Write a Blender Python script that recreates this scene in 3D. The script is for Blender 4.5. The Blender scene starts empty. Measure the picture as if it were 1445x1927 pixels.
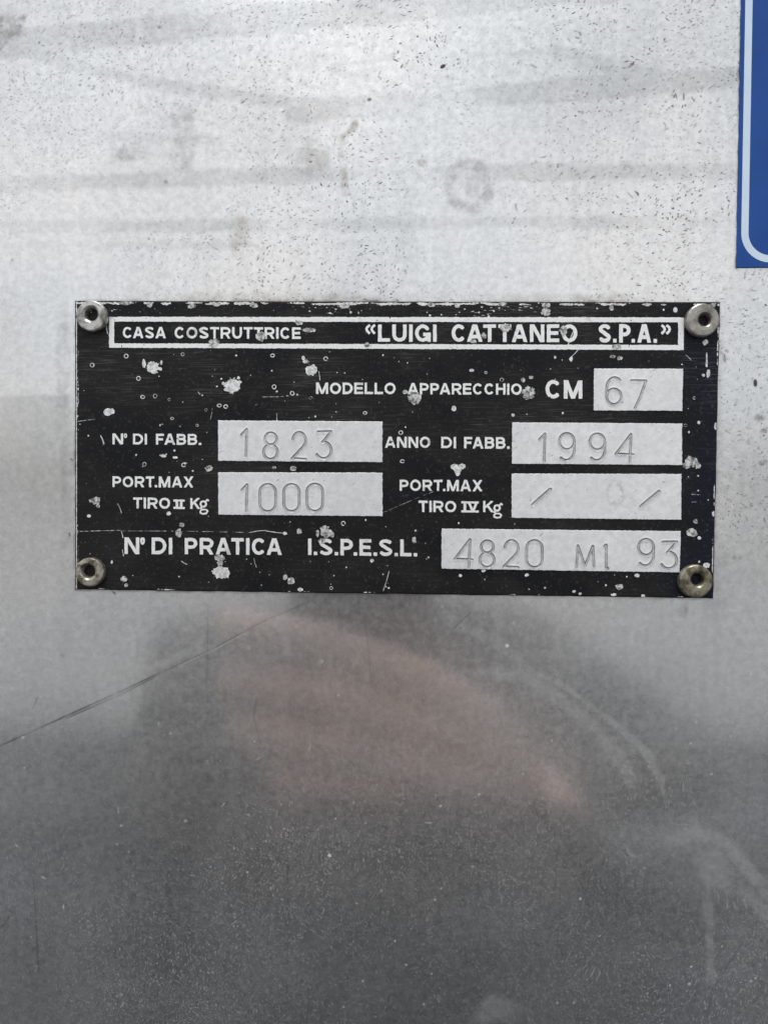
import bpy, bmesh, math, random
import numpy as np
from mathutils import Vector, Matrix

# ------------------------------------------------------------------ camera, sky, sun, exposure
sc = bpy.context.scene
col = sc.collection
EYE = 1.60                                     # height of the plate's centre above the ground
FPX, CX, CY = 1447.0, 722.5, 963.5
POSE = (-0.030359527, 0.032541718, 0.009941845)
CAM = np.array([0.004497933, -0.009986352, 0.192427359])     # wall frame: X right, Y up, Z off the wall


def rot(a, b, c):
    ca, sa, cb, sb, cc, s_ = math.cos(a), math.sin(a), math.cos(b), math.sin(b), math.cos(c), math.sin(c)
    return (np.array([[cc, -s_, 0], [s_, cc, 0], [0, 0, 1]]) @ np.array([[cb, 0, sb], [0, 1, 0], [-sb, 0, cb]])
            @ np.array([[1, 0, 0], [0, ca, -sa], [0, sa, ca]]))


RM = rot(*POSE)


def to_world(P):
    P = np.atleast_2d(P)
    return np.stack([P[:, 0], -P[:, 2], P[:, 1] + EYE], 1)


cam_data = bpy.data.cameras.new('camera')
cam = bpy.data.objects.new('camera', cam_data)
col.objects.link(cam)
m4 = np.eye(4)
m4[:3, :3] = to_world(RM.T).T - np.array([[0], [0], [EYE]])
m4[:3, 3] = to_world(CAM)[0]
cam.matrix_world = Matrix(m4.tolist())
cam_data.sensor_fit = 'VERTICAL'
cam_data.sensor_height = 24.0
cam_data.lens = 24.0 * FPX / 1927.0
cam_data.clip_start = 0.01
cam_data.clip_end = 3000
sc.camera = cam

SUN_EL, SUN_AZ = math.radians(68), math.radians(190)       # high, behind the photographer
world = bpy.data.worlds.new("World")
sc.world = world
world.use_nodes = True
wn, wl = world.node_tree.nodes, world.node_tree.links
bg = wn['Background']
sky = wn.new('ShaderNodeTexSky')
sky.sky_type = 'NISHITA'
sky.sun_disc = False
sky.sun_elevation = SUN_EL
sky.sun_rotation = SUN_AZ
sky.dust_density = 2.0
sky.air_density = 1.0
hs = wn.new('ShaderNodeHueSaturation')
hs.inputs['Saturation'].default_value = 0.10               # a thin overcast
wl.new(sky.outputs[0], hs.inputs['Color'])
wl.new(hs.outputs[0], bg.inputs[0])
bg.inputs[1].default_value = 0.15
sun_d = bpy.data.lights.new('sun', 'SUN')
sun_d.energy = 1.4
sun_d.angle = math.radians(28)
sun_d.color = (1.0, 0.98, 0.96)
sun = bpy.data.objects.new('sun', sun_d)
col.objects.link(sun)
sdir = Vector((math.sin(SUN_AZ) * math.cos(SUN_EL), math.cos(SUN_AZ) * math.cos(SUN_EL), math.sin(SUN_EL)))
sun.rotation_euler = sdir.to_track_quat('Z', 'Y').to_euler()
sc.view_settings.view_transform = 'Standard'
sc.view_settings.look = 'None'
sc.view_settings.exposure = 0.15
sc.view_settings.gamma = 1.0
sc.view_settings.use_curve_mapping = False

rng = np.random.default_rng(7)
random.seed(7)


# ------------------------------------------------------------------ geometry of the view
def unproj(x, y, h=0.0):
    """photo coordinates -> point on the plane h metres off the wall (world)"""
    x = np.asarray(x, float).ravel()
    y = np.asarray(y, float).ravel()
    d = np.stack([(x - CX) / FPX, -(y - CY) / FPX, -np.ones_like(x)], 1) @ RM.T
    t = (h - CAM[2]) / d[:, 2]
    return to_world(CAM + d * t[:, None])


def proj(X, Z):
    """point on the wall plane -> photo coordinates"""
    P = np.stack([X, Z - EYE, np.zeros_like(X)], 1)
    v = (P - CAM) @ RM
    return CX + FPX * v[:, 0] / -v[:, 2], CY - FPX * v[:, 1] / -v[:, 2]


# ------------------------------------------------------------------ helpers
def tag(o, label=None, cat=None, group=None, kind=None):
    if label: o['label'] = label
    if cat: o['category'] = cat
    if group: o['group'] = group
    if kind: o['kind'] = kind
    return o


def empty(name, loc):
    o = bpy.data.objects.new(name, None)
    o.location = loc
    o.empty_display_size = 0.02
    col.objects.link(o)
    return o


def mesh_obj(name, verts, faces, mat, parent=None, smooth=True):
    me = bpy.data.meshes.new(name)
    me.from_pydata([tuple(v) for v in verts] if not isinstance(verts, list) else verts, [], faces)
    me.update()
    if smooth:
        me.polygons.foreach_set('use_smooth', [True] * len(me.polygons))
    o = bpy.data.objects.new(name, me)
    col.objects.link(o)
    for m in (mat if isinstance(mat, (list, tuple)) else [mat]):
        me.materials.append(m)
    if parent:
        o.parent = parent
        o.matrix_parent_inverse = Matrix.Translation(-Vector(parent_loc(parent)))
    return o


def parent_loc(p):
    v = Vector(p.location)
    while p.parent:
        p = p.parent
        v = v + Vector(p.location) if p.parent is None and False else v
    return v


def bm_obj(name, bm, mat, parent=None, smooth=True):
    me = bpy.data.meshes.new(name)
    bm.to_mesh(me)
    bm.free()
    if smooth:
        me.polygons.foreach_set('use_smooth', [True] * len(me.polygons))
    o = bpy.data.objects.new(name, me)
    col.objects.link(o)
    for m in (mat if isinstance(mat, (list, tuple)) else [mat]):
        me.materials.append(m)
    if parent:
        o.parent = parent
        o.matrix_parent_inverse = Matrix.Translation(-Vector(parent_loc(parent)))
    return o


def vnoise(shape, cell, seed=0):
    """smooth value noise -1..1 on an array"""
    r = np.random.default_rng(seed)
    h, w = shape
    cy, cx = (cell if isinstance(cell, tuple) else (cell, cell))
    gh, gw = int(h / cy) + 3, int(w / cx) + 3
    g = r.uniform(-1, 1, (gh, gw))
    yy, xx = np.arange(h) / cy, np.arange(w) / cx
    yi, xi = yy.astype(int), xx.astype(int)
    fy, fx = yy - yi, xx - xi
    fy, fx = fy * fy * (3 - 2 * fy), fx * fx * (3 - 2 * fx)
    a = g[np.ix_(yi, xi)]; b = g[np.ix_(yi, xi + 1)]; c = g[np.ix_(yi + 1, xi)]; d = g[np.ix_(yi + 1, xi + 1)]
    fy = fy[:, None]; fx = fx[None, :]
    return (a * (1 - fx) + b * fx) * (1 - fy) + (c * (1 - fx) + d * fx) * fy


# ------------------------------------------------------------------ strokes and outlines
def stroke_sdf(F, X, Y, pts, w, butt=True):
    """min signed distance of a stroked polyline into F"""
    n = len(pts) - 1
    closed = n > 1 and abs(pts[0][0] - pts[-1][0]) < 1e-6 and abs(pts[0][1] - pts[-1][1]) < 1e-6
    xs = [p[0] for p in pts]; ys = [p[1] for p in pts]
    pad = w + 3
    x_ax, y_ax = X[0], Y[:, 0]
    j0, j1 = np.searchsorted(x_ax, [min(xs) - pad, max(xs) + pad])
    i0, i1 = np.searchsorted(y_ax, [min(ys) - pad, max(ys) + pad])
    if j1 <= j0 or i1 <= i0:
        return
    xx, yy = X[i0:i1, j0:j1], Y[i0:i1, j0:j1]
    out = F[i0:i1, j0:j1]
    for k in range(n):
        (ax, ay), (bx, by) = pts[k], pts[k + 1]
        dx, dy = bx - ax, by - ay
        L = math.hypot(dx, dy)
        if L < 1e-9: continue
        ux, uy = dx / L, dy / L
        s = (xx - ax) * ux + (yy - ay) * uy
        lat = np.abs(-(xx - ax) * uy + (yy - ay) * ux)
        e0, e1 = np.maximum(-s, 0), np.maximum(s - L, 0)
        e = e0 + e1
        d = np.sqrt(e * e + lat * lat) - w / 2
        if butt and not closed:
            if k == 0 or k == n - 1:
                q = lat - w / 2
                db = np.where(e > 0, np.sqrt(e * e + np.maximum(q, 0) ** 2), q)
                if k == 0: d = np.where(s < 0, db, d)
                if k == n - 1: d = np.where(s > L, db, d)
        np.minimum(out, d, out=out)


def arc(cx, cy, rx, ry, a0, a1, n=14):
    return [(cx + rx * math.cos(math.radians(a0 + (a1 - a0) * i / n)), cy + ry * math.sin(math.radians(a0 + (a1 - a0) * i / n)))
            for i in range(n + 1)]


def msquares(F, xs, ys, h_top, h_bot):
    """closed outline mesh of F<0: flat top, sides down to h_bot; returns world verts, faces"""
    ny, nx = F.shape
    N = ny * nx
    ins = F < 0
    a, b, c, d = ins[:-1, :-1], ins[:-1, 1:], ins[1:, 1:], ins[1:, :-1]
    case = a * 1 + b * 2 + c * 4 + d * 8
    faces = []
    fi, fj = np.nonzero(case == 15)
    g = fi * nx + fj
    full = np.stack([g, g + 1, g + nx + 1, g + nx], 1)
    faces += full.tolist()
    sides = []
    pi, pj = np.nonzero((case > 0) & (case < 15))
    for i, j in zip(pi.tolist(), pj.tolist()):
        q = i * nx + j
        cs = ((q, ins[i, j]), (q + 1, ins[i, j + 1]), (q + nx + 1, ins[i + 1, j + 1]), (q + nx, ins[i + 1, j]))
        ed = (N + q, 2 * N + q + 1, N + q + nx, 2 * N + q)
        poly = []; cut = []
        for k in range(4):
            if cs[k][1]: poly.append(cs[k][0])
            if cs[k][1] != cs[(k + 1) % 4][1]:
                poly.append(ed[k]); cut.append((ed[k], cs[k][1]))
        faces.append(poly)
        if len(cut) == 2:
            p, r = (cut[0][0], cut[1][0]) if cut[0][1] else (cut[1][0], cut[0][0])
            sides.append((p, r))
    if not faces:
        return np.zeros((0, 3)), []
    OFF = 3 * N
    allf = faces + [[p + OFF, r + OFF, r, p] for p, r in sides]
    flat = np.array([v for f in allf for v in f])
    uniq, inv = np.unique(flat, return_inverse=True)
    low = uniq >= OFF
    u = np.where(low, uniq - OFF, uniq)
    typ = u // N
    q = u % N
    i, j = q // nx, q % nx
    x = xs[j].astype(float); y = ys[i].astype(float)
    hm = typ == 1
    if hm.any():
        f0 = F[i[hm], j[hm]]; f1 = F[i[hm], j[hm] + 1]
        x[hm] += f0 / (f0 - f1) * (xs[1] - xs[0])
    vm = typ == 2
    if vm.any():
        f0 = F[i[vm], j[vm]]; f1 = F[i[vm] + 1, j[vm]]
        y[vm] += f0 / (f0 - f1) * (ys[1] - ys[0])
    top = unproj(x, y, h_top)
    bot = unproj(x, y, h_bot)
    V = np.where(low[:, None], bot, top)
    out = []; k = 0
    for f in allf:
        n = len(f)
        out.append(inv[k:k + n][::-1].tolist())
        k += n
    return V, out


# ------------------------------------------------------------------ node helpers
class Mat:
    def __init__(self, name):
        self.m = bpy.data.materials.new(name)
        self.m.use_nodes = True
        self.t = self.m.node_tree
        self.n = self.t.nodes
        self.n.remove(self.n['Principled BSDF'])
        self.out = self.n['Material Output']
        tc = self.n.new('ShaderNodeTexCoord')
        self.obj = tc.outputs['Object']

    def link(self, a, b):
        if isinstance(a, (int, float)):
            b.default_value = a
        elif isinstance(a, tuple):
            b.default_value = a if len(a) == 4 or b.type == 'VECTOR' else (*a, 1)
        else:
            self.t.links.new(a, b)

    def mapping(self, scale=(1, 1, 1), ry=0.0, loc=(0, 0, 0), src=None):
        n = self.n.new('ShaderNodeMapping')
        # rotate first, then scale
        r = self.n.new('ShaderNodeMapping')
        r.inputs['Rotation'].default_value = (0, math.radians(ry), 0)
        r.inputs['Location'].default_value = loc
        self.link(src or self.obj, r.inputs['Vector'])
        self.link(r.outputs[0], n.inputs['Vector'])
        n.inputs['Scale'].default_value = scale
        return n.outputs[0]

    def noise(self, scale, detail=2, vec=None, rough=0.5, dist=0.0, color=False):
        n = self.n.new('ShaderNodeTexNoise')
        n.inputs['Scale'].default_value = scale
        n.inputs['Detail'].default_value = detail
        n.inputs['Roughness'].default_value = rough
        n.inputs['Distortion'].default_value = dist
        self.link(vec or self.obj, n.inputs['Vector'])
        return n.outputs['Color' if color else 'Fac']

    def voronoi(self, scale, vec=None, rnd=1.0, feature='F1'):
        n = self.n.new('ShaderNodeTexVoronoi')
        n.feature = feature
        n.inputs['Scale'].default_value = scale
        n.inputs['Randomness'].default_value = rnd
        self.link(vec or self.obj, n.inputs['Vector'])
        return n

    def ramp(self, v, a, b, ya=0.0, yb=1.0):
        n = self.n.new('ShaderNodeMapRange')
        n.interpolation_type = 'SMOOTHSTEP'
        self.link(v, n.inputs['Value'])
        n.inputs['From Min'].default_value = a
        n.inputs['From Max'].default_value = b
        n.inputs['To Min'].default_value = ya
        n.inputs['To Max'].default_value = yb
        return n.outputs[0]

    def math(self, op, a, b=0.0, clamp=False):
        n = self.n.new('ShaderNodeMath')
        n.operation = op
        n.use_clamp = clamp
        self.link(a, n.inputs[0]); self.link(b, n.inputs[1])
        return n.outputs[0]

    def mix(self, f, a, b):
        n = self.n.new('ShaderNodeMix')
        n.data_type = 'RGBA'
        self.link(f, n.inputs['Factor'])
        for v, s in ((a, n.inputs[6]), (b, n.inputs[7])):
            self.link(v, s)
        return n.outputs[2]

    def attr(self, name):
        n = self.n.new('ShaderNodeAttribute')
        n.attribute_name = name
        return n.outputs['Fac']

    def bump(self, h, strength, dist, prev=None):
        n = self.n.new('ShaderNodeBump')
        n.inputs['Strength'].default_value = strength
        n.inputs['Distance'].default_value = dist
        self.link(h, n.inputs['Height'])
        if prev: self.link(prev, n.inputs['Normal'])
        return n.outputs[0]

    def bsdf(self, color, rough, metal=0.0, normal=None, spec=0.5):
        n = self.n.new('ShaderNodeBsdfPrincipled')
        self.link(color, n.inputs['Base Color'])
        self.link(rough, n.inputs['Roughness'])
        self.link(metal, n.inputs['Metallic'])
        self.link(spec, n.inputs['Specular IOR Level'])
        if normal: self.link(normal, n.inputs['Normal'])
        return n.outputs[0]

    def mixs(self, f, a, b):
        n = self.n.new('ShaderNodeMixShader')
        self.link(f, n.inputs[0]); self.link(a, n.inputs[1]); self.link(b, n.inputs[2])
        return n.outputs[0]

    def done(self, s):
        self.link(s, self.out.inputs['Surface'])
        return self.m


# ------------------------------------------------------------------ materials
def panel_material():
    M = Mat('weathered_sheet_metal')
    warp = M.noise(60, 2, color=True)
    wv = M.n.new('ShaderNodeVectorMath'); wv.operation = 'MULTIPLY_ADD'
    M.link(warp, wv.inputs[0]); wv.inputs[1].default_value = (0.012, 0.0, 0.012); M.link(M.obj, wv.inputs[2])
    wob = wv.outputs[0]
    # fine hair-like dirt flecks: three directions of short dashes
    def flecks(scale, ry, loc, r, gate, stretch):
        v = M.voronoi(scale, M.mapping((1, 1, stretch), ry, loc, src=wob))
        sp_ = M.n.new('ShaderNodeSeparateColor'); M.link(v.outputs['Color'], sp_.inputs[0])
        rad = M.math('MULTIPLY_ADD', sp_.outputs[1], r)
        rad.node.inputs[2].default_value = r * 0.5
        q = M.math('DIVIDE', v.outputs['Distance'], rad)
        return M.math('MULTIPLY', M.ramp(q, 1.15, 0.55), M.math('MULTIPLY', M.ramp(sp_.outputs[0], gate, gate + 0.02), M.math('MULTIPLY_ADD', sp_.outputs[2], 0.8)))
    f1 = flecks(520, 32, (0, 0, 0), 0.15, 0.1, 2.6)
    f2 = flecks(480, -28, (3.1, 0, 1.7), 0.14, 0.25, 2.6)
    f3 = flecks(540, 62, (1.3, 0, 7.7), 0.14, 0.2, 2.3)
    f4 = flecks(900, 12, (5.3, 0, 2.7), 0.21, 0.1, 1.7)
    p1 = flecks(760, 86, (2.2, 0, 4.1), 0.16, 0.12, 3.0)
    p2 = flecks(860, 72, (6.2, 0, 1.1), 0.16, 0.15, 2.6)
    p3 = flecks(940, 112, (8.2, 0, 3.3), 0.17, 0.15, 2.6)
    p4 = flecks(1250, 95, (0.7, 0, 6.3), 0.24, 0.10, 1.8)
    dens = M.ramp(M.noise(20, 3, M.mapping((1, 1, 1.3)), 0.6), 0.34, 0.62, 0.12, 1.0)
    fl = M.math('MULTIPLY', M.math('MAXIMUM', M.math('MAXIMUM', f1, f2), M.math('MAXIMUM', f3, M.math('MULTIPLY', f4, 0.7))), dens)
    fl = M.math('MULTIPLY', fl, M.attr('fleck'))
    gr = M.math('MULTIPLY', flecks(110, 20, (7, 0, 3), 0.060, 0.62, 1.5), M.attr('fleck'))
    # pale dust specks
    du1 = M.ramp(M.noise(1.0, 2, M.mapping((700, 700, 1900), -62, (9, 0, 2), src=wob), dist=0.4), 0.60, 0.74)
    du2 = M.ramp(M.noise(1.0, 2, M.mapping((1500, 1500, 900), 8, (5, 0, 5))), 0.60, 0.76)
    duz = M.ramp(M.noise(18, 4, M.mapping((1, 1, 0.8), 0, (2, 0, 9)), 0.65), 0.30, 0.70, 0.45, 1.0)
    vd = M.voronoi(120, M.mapping((1, 1, 1), 15, (4, 0, 1)))
    dot = M.math('MULTIPLY', M.ramp(vd.outputs['Distance'], 0.075, 0.035), M.ramp(M.noise(90, 1, M.mapping((1, 1, 1), 0, (8, 0, 8))), 0.62, 0.66))
    pale = M.math('MAXIMUM', M.math('MAXIMUM', p1, p2), M.math('MAXIMUM', p3, M.math('MULTIPLY', p4, 0.8)))
    dust = M.math('MULTIPLY', M.math('MAXIMUM', M.math('MULTIPLY', du2, 0.75), pale), duz)
    dust = M.math('MULTIPLY', dust, M.attr('dust'))
    # cloudy handling marks
    cloud = M.noise(11, 5, M.mapping((1, 1, 1.6), 6), 0.62)
    streak = M.noise(1.0, 3, M.mapping((240, 240, 9), 0.5), 0.6)
    fine = M.noise(420, 3, rough=0.7)
    tint = M.mix(M.ramp(M.noise(16, 3, M.mapping((1, 1, 1), 0, (3, 3, 3))), 0.35, 0.68), (0.735, 0.76, 0.77), (0.82, 0.81, 0.80))
    shade = M.math('ADD', M.ramp(cloud, 0.25, 0.75, 0.95, 1.03), M.ramp(fine, 0.25, 0.75, -0.05, 0.05))
    mott = M.ramp(M.noise(620, 4, M.mapping((1, 1, 1), 0, (4, 4, 4)), 0.75, 0.5), 0.32, 0.68, -0.11, 0.07)
    shade = M.math('ADD', shade, mott)
    shade = M.math('MULTIPLY', shade, M.ramp(streak, 0.2, 0.8, 0.96, 1.04))
    shade = M.math('MULTIPLY', shade, M.math('SUBTRACT', 1.0, M.math('MULTIPLY', M.attr('film_and_reflection'), 0.22)))  # darkens the base colour where reflected bands are painted
    vm = M.n.new('ShaderNodeVectorMath'); vm.operation = 'SCALE'
    M.link(tint, vm.inputs[0]); M.link(shade, vm.inputs['Scale'])
    basec = vm.outputs[0]
    wave = M.bump(M.noise(9, 2), 0.10, 0.004)
    grain = M.bump(M.noise(1500, 2), 0.25, 0.00003, wave)
    sharp = M.bsdf(basec, M.ramp(cloud, 0.3, 0.7, 0.085, 0.15), 1.0, wave)
    broad = M.bsdf(basec, M.ramp(cloud, 0.3, 0.7, 0.36, 0.46), 1.0, grain)
    metal = M.mixs(M.ramp(fine, 0.2, 0.8, 0.46, 0.70), sharp, broad)
    film_and_reflection = M.bsdf((0.42, 0.425, 0.43), 0.75, 0.0, grain, 0.3)
    s = M.mixs(M.math('ADD', M.ramp(cloud, 0.3, 0.8, 0.015, 0.05), M.math('MULTIPLY', M.attr('smear'), M.ramp(fine, 0.3, 0.7, 0.6, 1.0)), True), metal, film_and_reflection)
    dustb = M.bsdf((0.62, 0.615, 0.60), 0.9, 0.0, None, 0.2)
    s = M.mixs(M.math('MULTIPLY', dust, 0.42), s, dustb)
    s = M.mixs(M.math('MULTIPLY', dot, 0.8), s, M.bsdf((0.75, 0.74, 0.70), 0.8))
    st = M.math('MULTIPLY', M.attr('stain_and_shade'), M.ramp(M.noise(260, 4, rough=0.7), 0.30, 0.66))
    s = M.mixs(st, s, M.bsdf(M.mix(M.attr('stain_and_shade_grey'), (0.27, 0.235, 0.17), (0.22, 0.205, 0.20)), 0.8, 0, None, 0.2))
    s = M.mixs(M.math('MULTIPLY', fl, 1.0, True), s, M.bsdf((0.20, 0.188, 0.175), 0.8, 0, None, 0.2))
    s = M.mixs(M.math('MULTIPLY', gr, 0.9), s, M.bsdf((0.085, 0.075, 0.07), 0.8, 0, None, 0.2))
    s = M.mixs(M.attr('scratch'), s, M.bsdf((0.03, 0.03, 0.032), 0.6, 0, None, 0.3))
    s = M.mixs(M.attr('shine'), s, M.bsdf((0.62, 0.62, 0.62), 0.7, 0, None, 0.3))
    return M.done(s)


def black_material():
    M = Mat('worn_black_enamel')
    br = M.noise(1.0, 3, M.mapping((55, 55, 2600)), 0.65)
    br2 = M.noise(1.0, 2, M.mapping((160, 160, 5200), 2, (1, 0, 3)), 0.6)
    patch = M.noise(38, 4, M.mapping((1, 1, 1.6)), 0.6)
    pit = M.noise(1500, 2, rough=0.7)
    scuff = M.math('MULTIPLY', M.ramp(M.math('MAXIMUM', br, br2), 0.54, 0.78), M.ramp(patch, 0.38, 0.66))
    scuff = M.math('MULTIPLY', scuff, M.ramp(M.n_sep('Z'), EYE - 0.014, EYE + 0.012, 0.25, 1.0))
    scuff = M.math('MAXIMUM', scuff, M.math('MULTIPLY', M.ramp(pit, 0.56, 0.76), 0.38))
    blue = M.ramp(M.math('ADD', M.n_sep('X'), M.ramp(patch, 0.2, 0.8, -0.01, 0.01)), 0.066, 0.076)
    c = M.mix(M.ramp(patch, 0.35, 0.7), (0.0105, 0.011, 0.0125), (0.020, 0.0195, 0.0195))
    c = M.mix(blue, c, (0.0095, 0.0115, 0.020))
    c = M.mix(M.math('MULTIPLY', scuff, 0.62), c, (0.20, 0.197, 0.19))
    nb = M.bump(M.math('ADD', br, M.math('MULTIPLY', pit, 0.6)), 0.35, 0.00004)
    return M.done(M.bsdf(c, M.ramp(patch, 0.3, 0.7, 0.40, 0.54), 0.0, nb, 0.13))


def n_sep(self, ax):
    n = self.n.new('ShaderNodeSeparateXYZ')
    self.link(self.obj, n.inputs[0])
    return n.outputs[ax]


Mat.n_sep = n_sep


def silver_material(name='bare_aluminium', dirt=True, base=0.86):
    M = Mat(name)
    f = M.noise(640, 4, rough=0.75)
    g = M.noise(60, 3)
    fleck = M.math('MULTIPLY', M.ramp(M.noise(1.0, 2, M.mapping((800, 800, 1900), 40), dist=0.7), 0.66, 0.75), 0.55)
    c = M.mix(M.ramp(f, 0.3, 0.7), (base * 0.86, base * 0.88, base * 0.895), (base * 1.08, base * 1.08, base * 1.08))
    c = M.mix(M.ramp(g, 0.35, 0.7, 0, 0.35), c, (base * 0.86, base * 0.88, base * 0.90))
    if dirt:
        c = M.mix(fleck, c, (0.22, 0.215, 0.21))
        c = M.mix(M.math('MULTIPLY', M.attr('dirt'), 0.9), c, (0.055, 0.052, 0.05))
    nb = M.bump(f, 0.35, 0.00004)
    a = M.bsdf(c, 0.36, 1.0, nb)
    b = M.bsdf(c, 0.6, 0.0, nb, 0.4)
    return M.done(M.mixs(0.74, a, b))


def letter_material():
    M = Mat('etched_lettering')
    f = M.noise(1100, 3, rough=0.7)
    g = M.noise(160, 3, M.mapping((1, 1, 1), 0, (3, 0, 1)), 0.7)
    c = M.mix(M.ramp(f, 0.3, 0.75), (0.86, 0.87, 0.87), (0.95, 0.95, 0.95))
    c = M.mix(M.math('MULTIPLY', M.ramp(g, 0.58, 0.75), 0.7), c, (0.34, 0.335, 0.31))
    nb = M.bump(f, 0.3, 0.00003)
    return M.done(M.mixs(0.78, M.bsdf(c, 0.42, 1.0, nb), M.bsdf(c, 0.6, 0.0, nb, 0.4)))


def plain(name, c1, c2, scale, rough=0.7, metal=0.0, spec=0.5, b=0.0, bd=0.0005, detail=4, lo=0.35, hi=0.65):
    M = Mat(name)
    f = M.noise(scale, detail, rough=0.65)
    nb = M.bump(f, b, bd) if b else None
    return M.done(M.bsdf(M.mix(M.ramp(f, lo, hi), c1, c2), rough, metal, nb, spec))


def rivet_material(name, base, dark, amount):
    M = Mat(name)
    f = M.noise(420, 3, M.mapping((1, 1, 1)), 0.6)
    g = M.noise(260, 3, M.mapping((1, 1, 1), 0, (2, 0, 2)), 0.6)
    c = M.mix(M.ramp(f, 0.40, 0.66), base, dark)
    c = M.mix(M.math('MULTIPLY', M.ramp(g, 0.55, 0.68), amount), c, tuple(x * 0.45 for x in dark))
    c = M.mix(M.math('MULTIPLY', M.ramp(g, 0.40, 0.32), 0.5), c, (0.62, 0.61, 0.58))
    nb = M.bump(M.math('ADD', M.math('MULTIPLY', f, 0.4), g), 0.6, 0.00030)
    return M.done(M.mixs(0.38, M.bsdf(c, 0.28, 1.0, nb), M.bsdf(c, 0.75, 0.0, nb, 0.3)))


MAT_PANEL = panel_material()
MAT_BLACK = black_material()
MAT_FIELD = silver_material()
MAT_LETTER = letter_material()
MAT_CHIP = plain('chipped_bare_metal', (0.50, 0.51, 0.51), (0.95, 0.95, 0.95), 1000, 0.55, 0.25, b=0.4, bd=0.0001)
MAT_DEPOSIT = plain('lime_deposit', (0.13, 0.135, 0.135), (0.74, 0.75, 0.73), 900, 0.6, 0.0, b=0.8, bd=0.00025, lo=0.38, hi=0.62)
MAT_EDGE = plain('bare_plate_edge', (0.10, 0.10, 0.10), (0.55, 0.55, 0.54), 300, 0.45, 0.6)
MAT_BLUE = plain('blue_vinyl', (0.009, 0.068, 0.30), (0.016, 0.083, 0.34), 45, 0.42, 0.0, 0.25, b=0.1, bd=0.0002)
MAT_STRIPE = plain('pale_blue_print', (0.62, 0.77, 0.93), (0.68, 0.81, 0.94), 120, 0.45, 0.0, 0.4)
MAT_ASPHALT = plain('asphalt', (0.028, 0.031, 0.036), (0.050, 0.053, 0.058), 120, 0.9, b=0.6, bd=0.01)

# ------------------------------------------------------------------ ground
bm = bmesh.new()
bmesh.ops.create_grid(bm, x_segments=4, y_segments=4, size=1500)
g = bm_obj('ground', bm, MAT_ASPHALT, smooth=False)
tag(g, kind='structure')
bm = bmesh.new()
bmesh.ops.create_grid(bm, x_segments=2, y_segments=2, size=1, matrix=Matrix.Translation((0, -704.6, 0.02)) @ Matrix.Diagonal((1400, 700, 1, 1)))  # unseen pale ground, added to brighten what the panel reflects
pv = bm_obj('unseen_paving', bm, plain('unseen_pale_paving', (0.30, 0.30, 0.30), (0.38, 0.38, 0.38), 3, 0.8), smooth=False)
tag(pv, kind='structure')

# ------------------------------------------------------------------ sheet metal panel
PX = 0.000133


def axis(lo, hi, f0, f1, step):
    fine = np.arange(f0, f1 + step * 0.5, step)
    return np.concatenate([np.linspace(lo, f0, 12)[:-1], fine, np.linspace(f1 + step, hi, 12)[1:]])


gx = axis(-0.62, 0.70, -0.115, 0.115, PX * 2.0)
gz = axis(0.02, 2.45, EYE - 0.150, EYE + 0.130, PX * 2.0)
GX, GZ = np.meshgrid(gx, gz)
px, py = proj(GX.ravel(), GZ.ravel())
px = px.reshape(GX.shape); py = py.reshape(GX.shape)
shp = GX.shape
nzA, nzB, nzC = vnoise(shp, 9, 1), vnoise(shp, 26, 2), vnoise(shp, 70, 3)


def sstep(x, a, b):
    t = np.clip((x - a) / (b - a), 0, 1)
    return t * t * (3 - 2 * t)


def seg_dist(pts):
    D = np.full(shp, 1e9); T = np.zeros(shp)
    tot = sum(math.hypot(b[0] - a[0], b[1] - a[1]) for a, b in zip(pts, pts[1:]))
    run = 0
    for a, b in zip(pts, pts[1:]):
        dx, dy = b[0] - a[0], b[1] - a[1]
        L = math.hypot(dx, dy)
        t = np.clip(((px - a[0]) * dx + (py - a[1]) * dy) / L / L, 0, 1)
        d = np.hypot(px - a[0] - t * dx, py - a[1] - t * dy)
        m = d < D
        D = np.where(m, d, D); T = np.where(m, (run + t * L) / tot, T)
        run += L
    return D, T


def blob(x, y, rx, ry, soft=0.6, n=0.35):
    d = np.hypot((px - x) / rx, (py - y) / ry) + n * (nzB * 0.6 + nzA * 0.4)
    return sstep(d, 1.0, 1.0 - soft)


film_and_reflection = np.zeros(shp)  # reflected bands painted as darker base colour, plus patchy tone
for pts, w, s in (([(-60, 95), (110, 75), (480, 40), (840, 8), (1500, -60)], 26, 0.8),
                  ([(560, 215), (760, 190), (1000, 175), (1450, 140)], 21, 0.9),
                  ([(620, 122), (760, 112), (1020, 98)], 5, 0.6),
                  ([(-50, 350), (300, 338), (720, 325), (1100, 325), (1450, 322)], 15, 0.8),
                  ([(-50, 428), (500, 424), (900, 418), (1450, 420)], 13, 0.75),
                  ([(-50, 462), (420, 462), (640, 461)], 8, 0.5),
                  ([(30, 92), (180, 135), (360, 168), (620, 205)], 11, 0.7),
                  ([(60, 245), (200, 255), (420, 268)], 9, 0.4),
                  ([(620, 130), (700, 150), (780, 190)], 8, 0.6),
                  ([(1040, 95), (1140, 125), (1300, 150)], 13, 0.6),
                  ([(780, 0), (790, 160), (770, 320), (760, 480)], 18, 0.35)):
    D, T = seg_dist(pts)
    film_and_reflection = np.maximum(film_and_reflection, s * sstep(D + nzB * 4 + nzA * 2, w + 7, w - 6) * (0.85 + 0.25 * nzC + 0.12 * nzB))
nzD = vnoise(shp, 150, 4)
film_and_reflection = np.clip(film_and_reflection + 0.30 * nzC + 0.40 * nzD + 0.10 * nzB, 0, 1)
film_and_reflection = np.maximum(film_and_reflection, 1.0 * sstep(py + 4 * nzB, 740, 750) * sstep(px, 150, 120) * sstep(py, 1180, 880))     # reflected skyline edge left of the plate, painted into the colour

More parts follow.
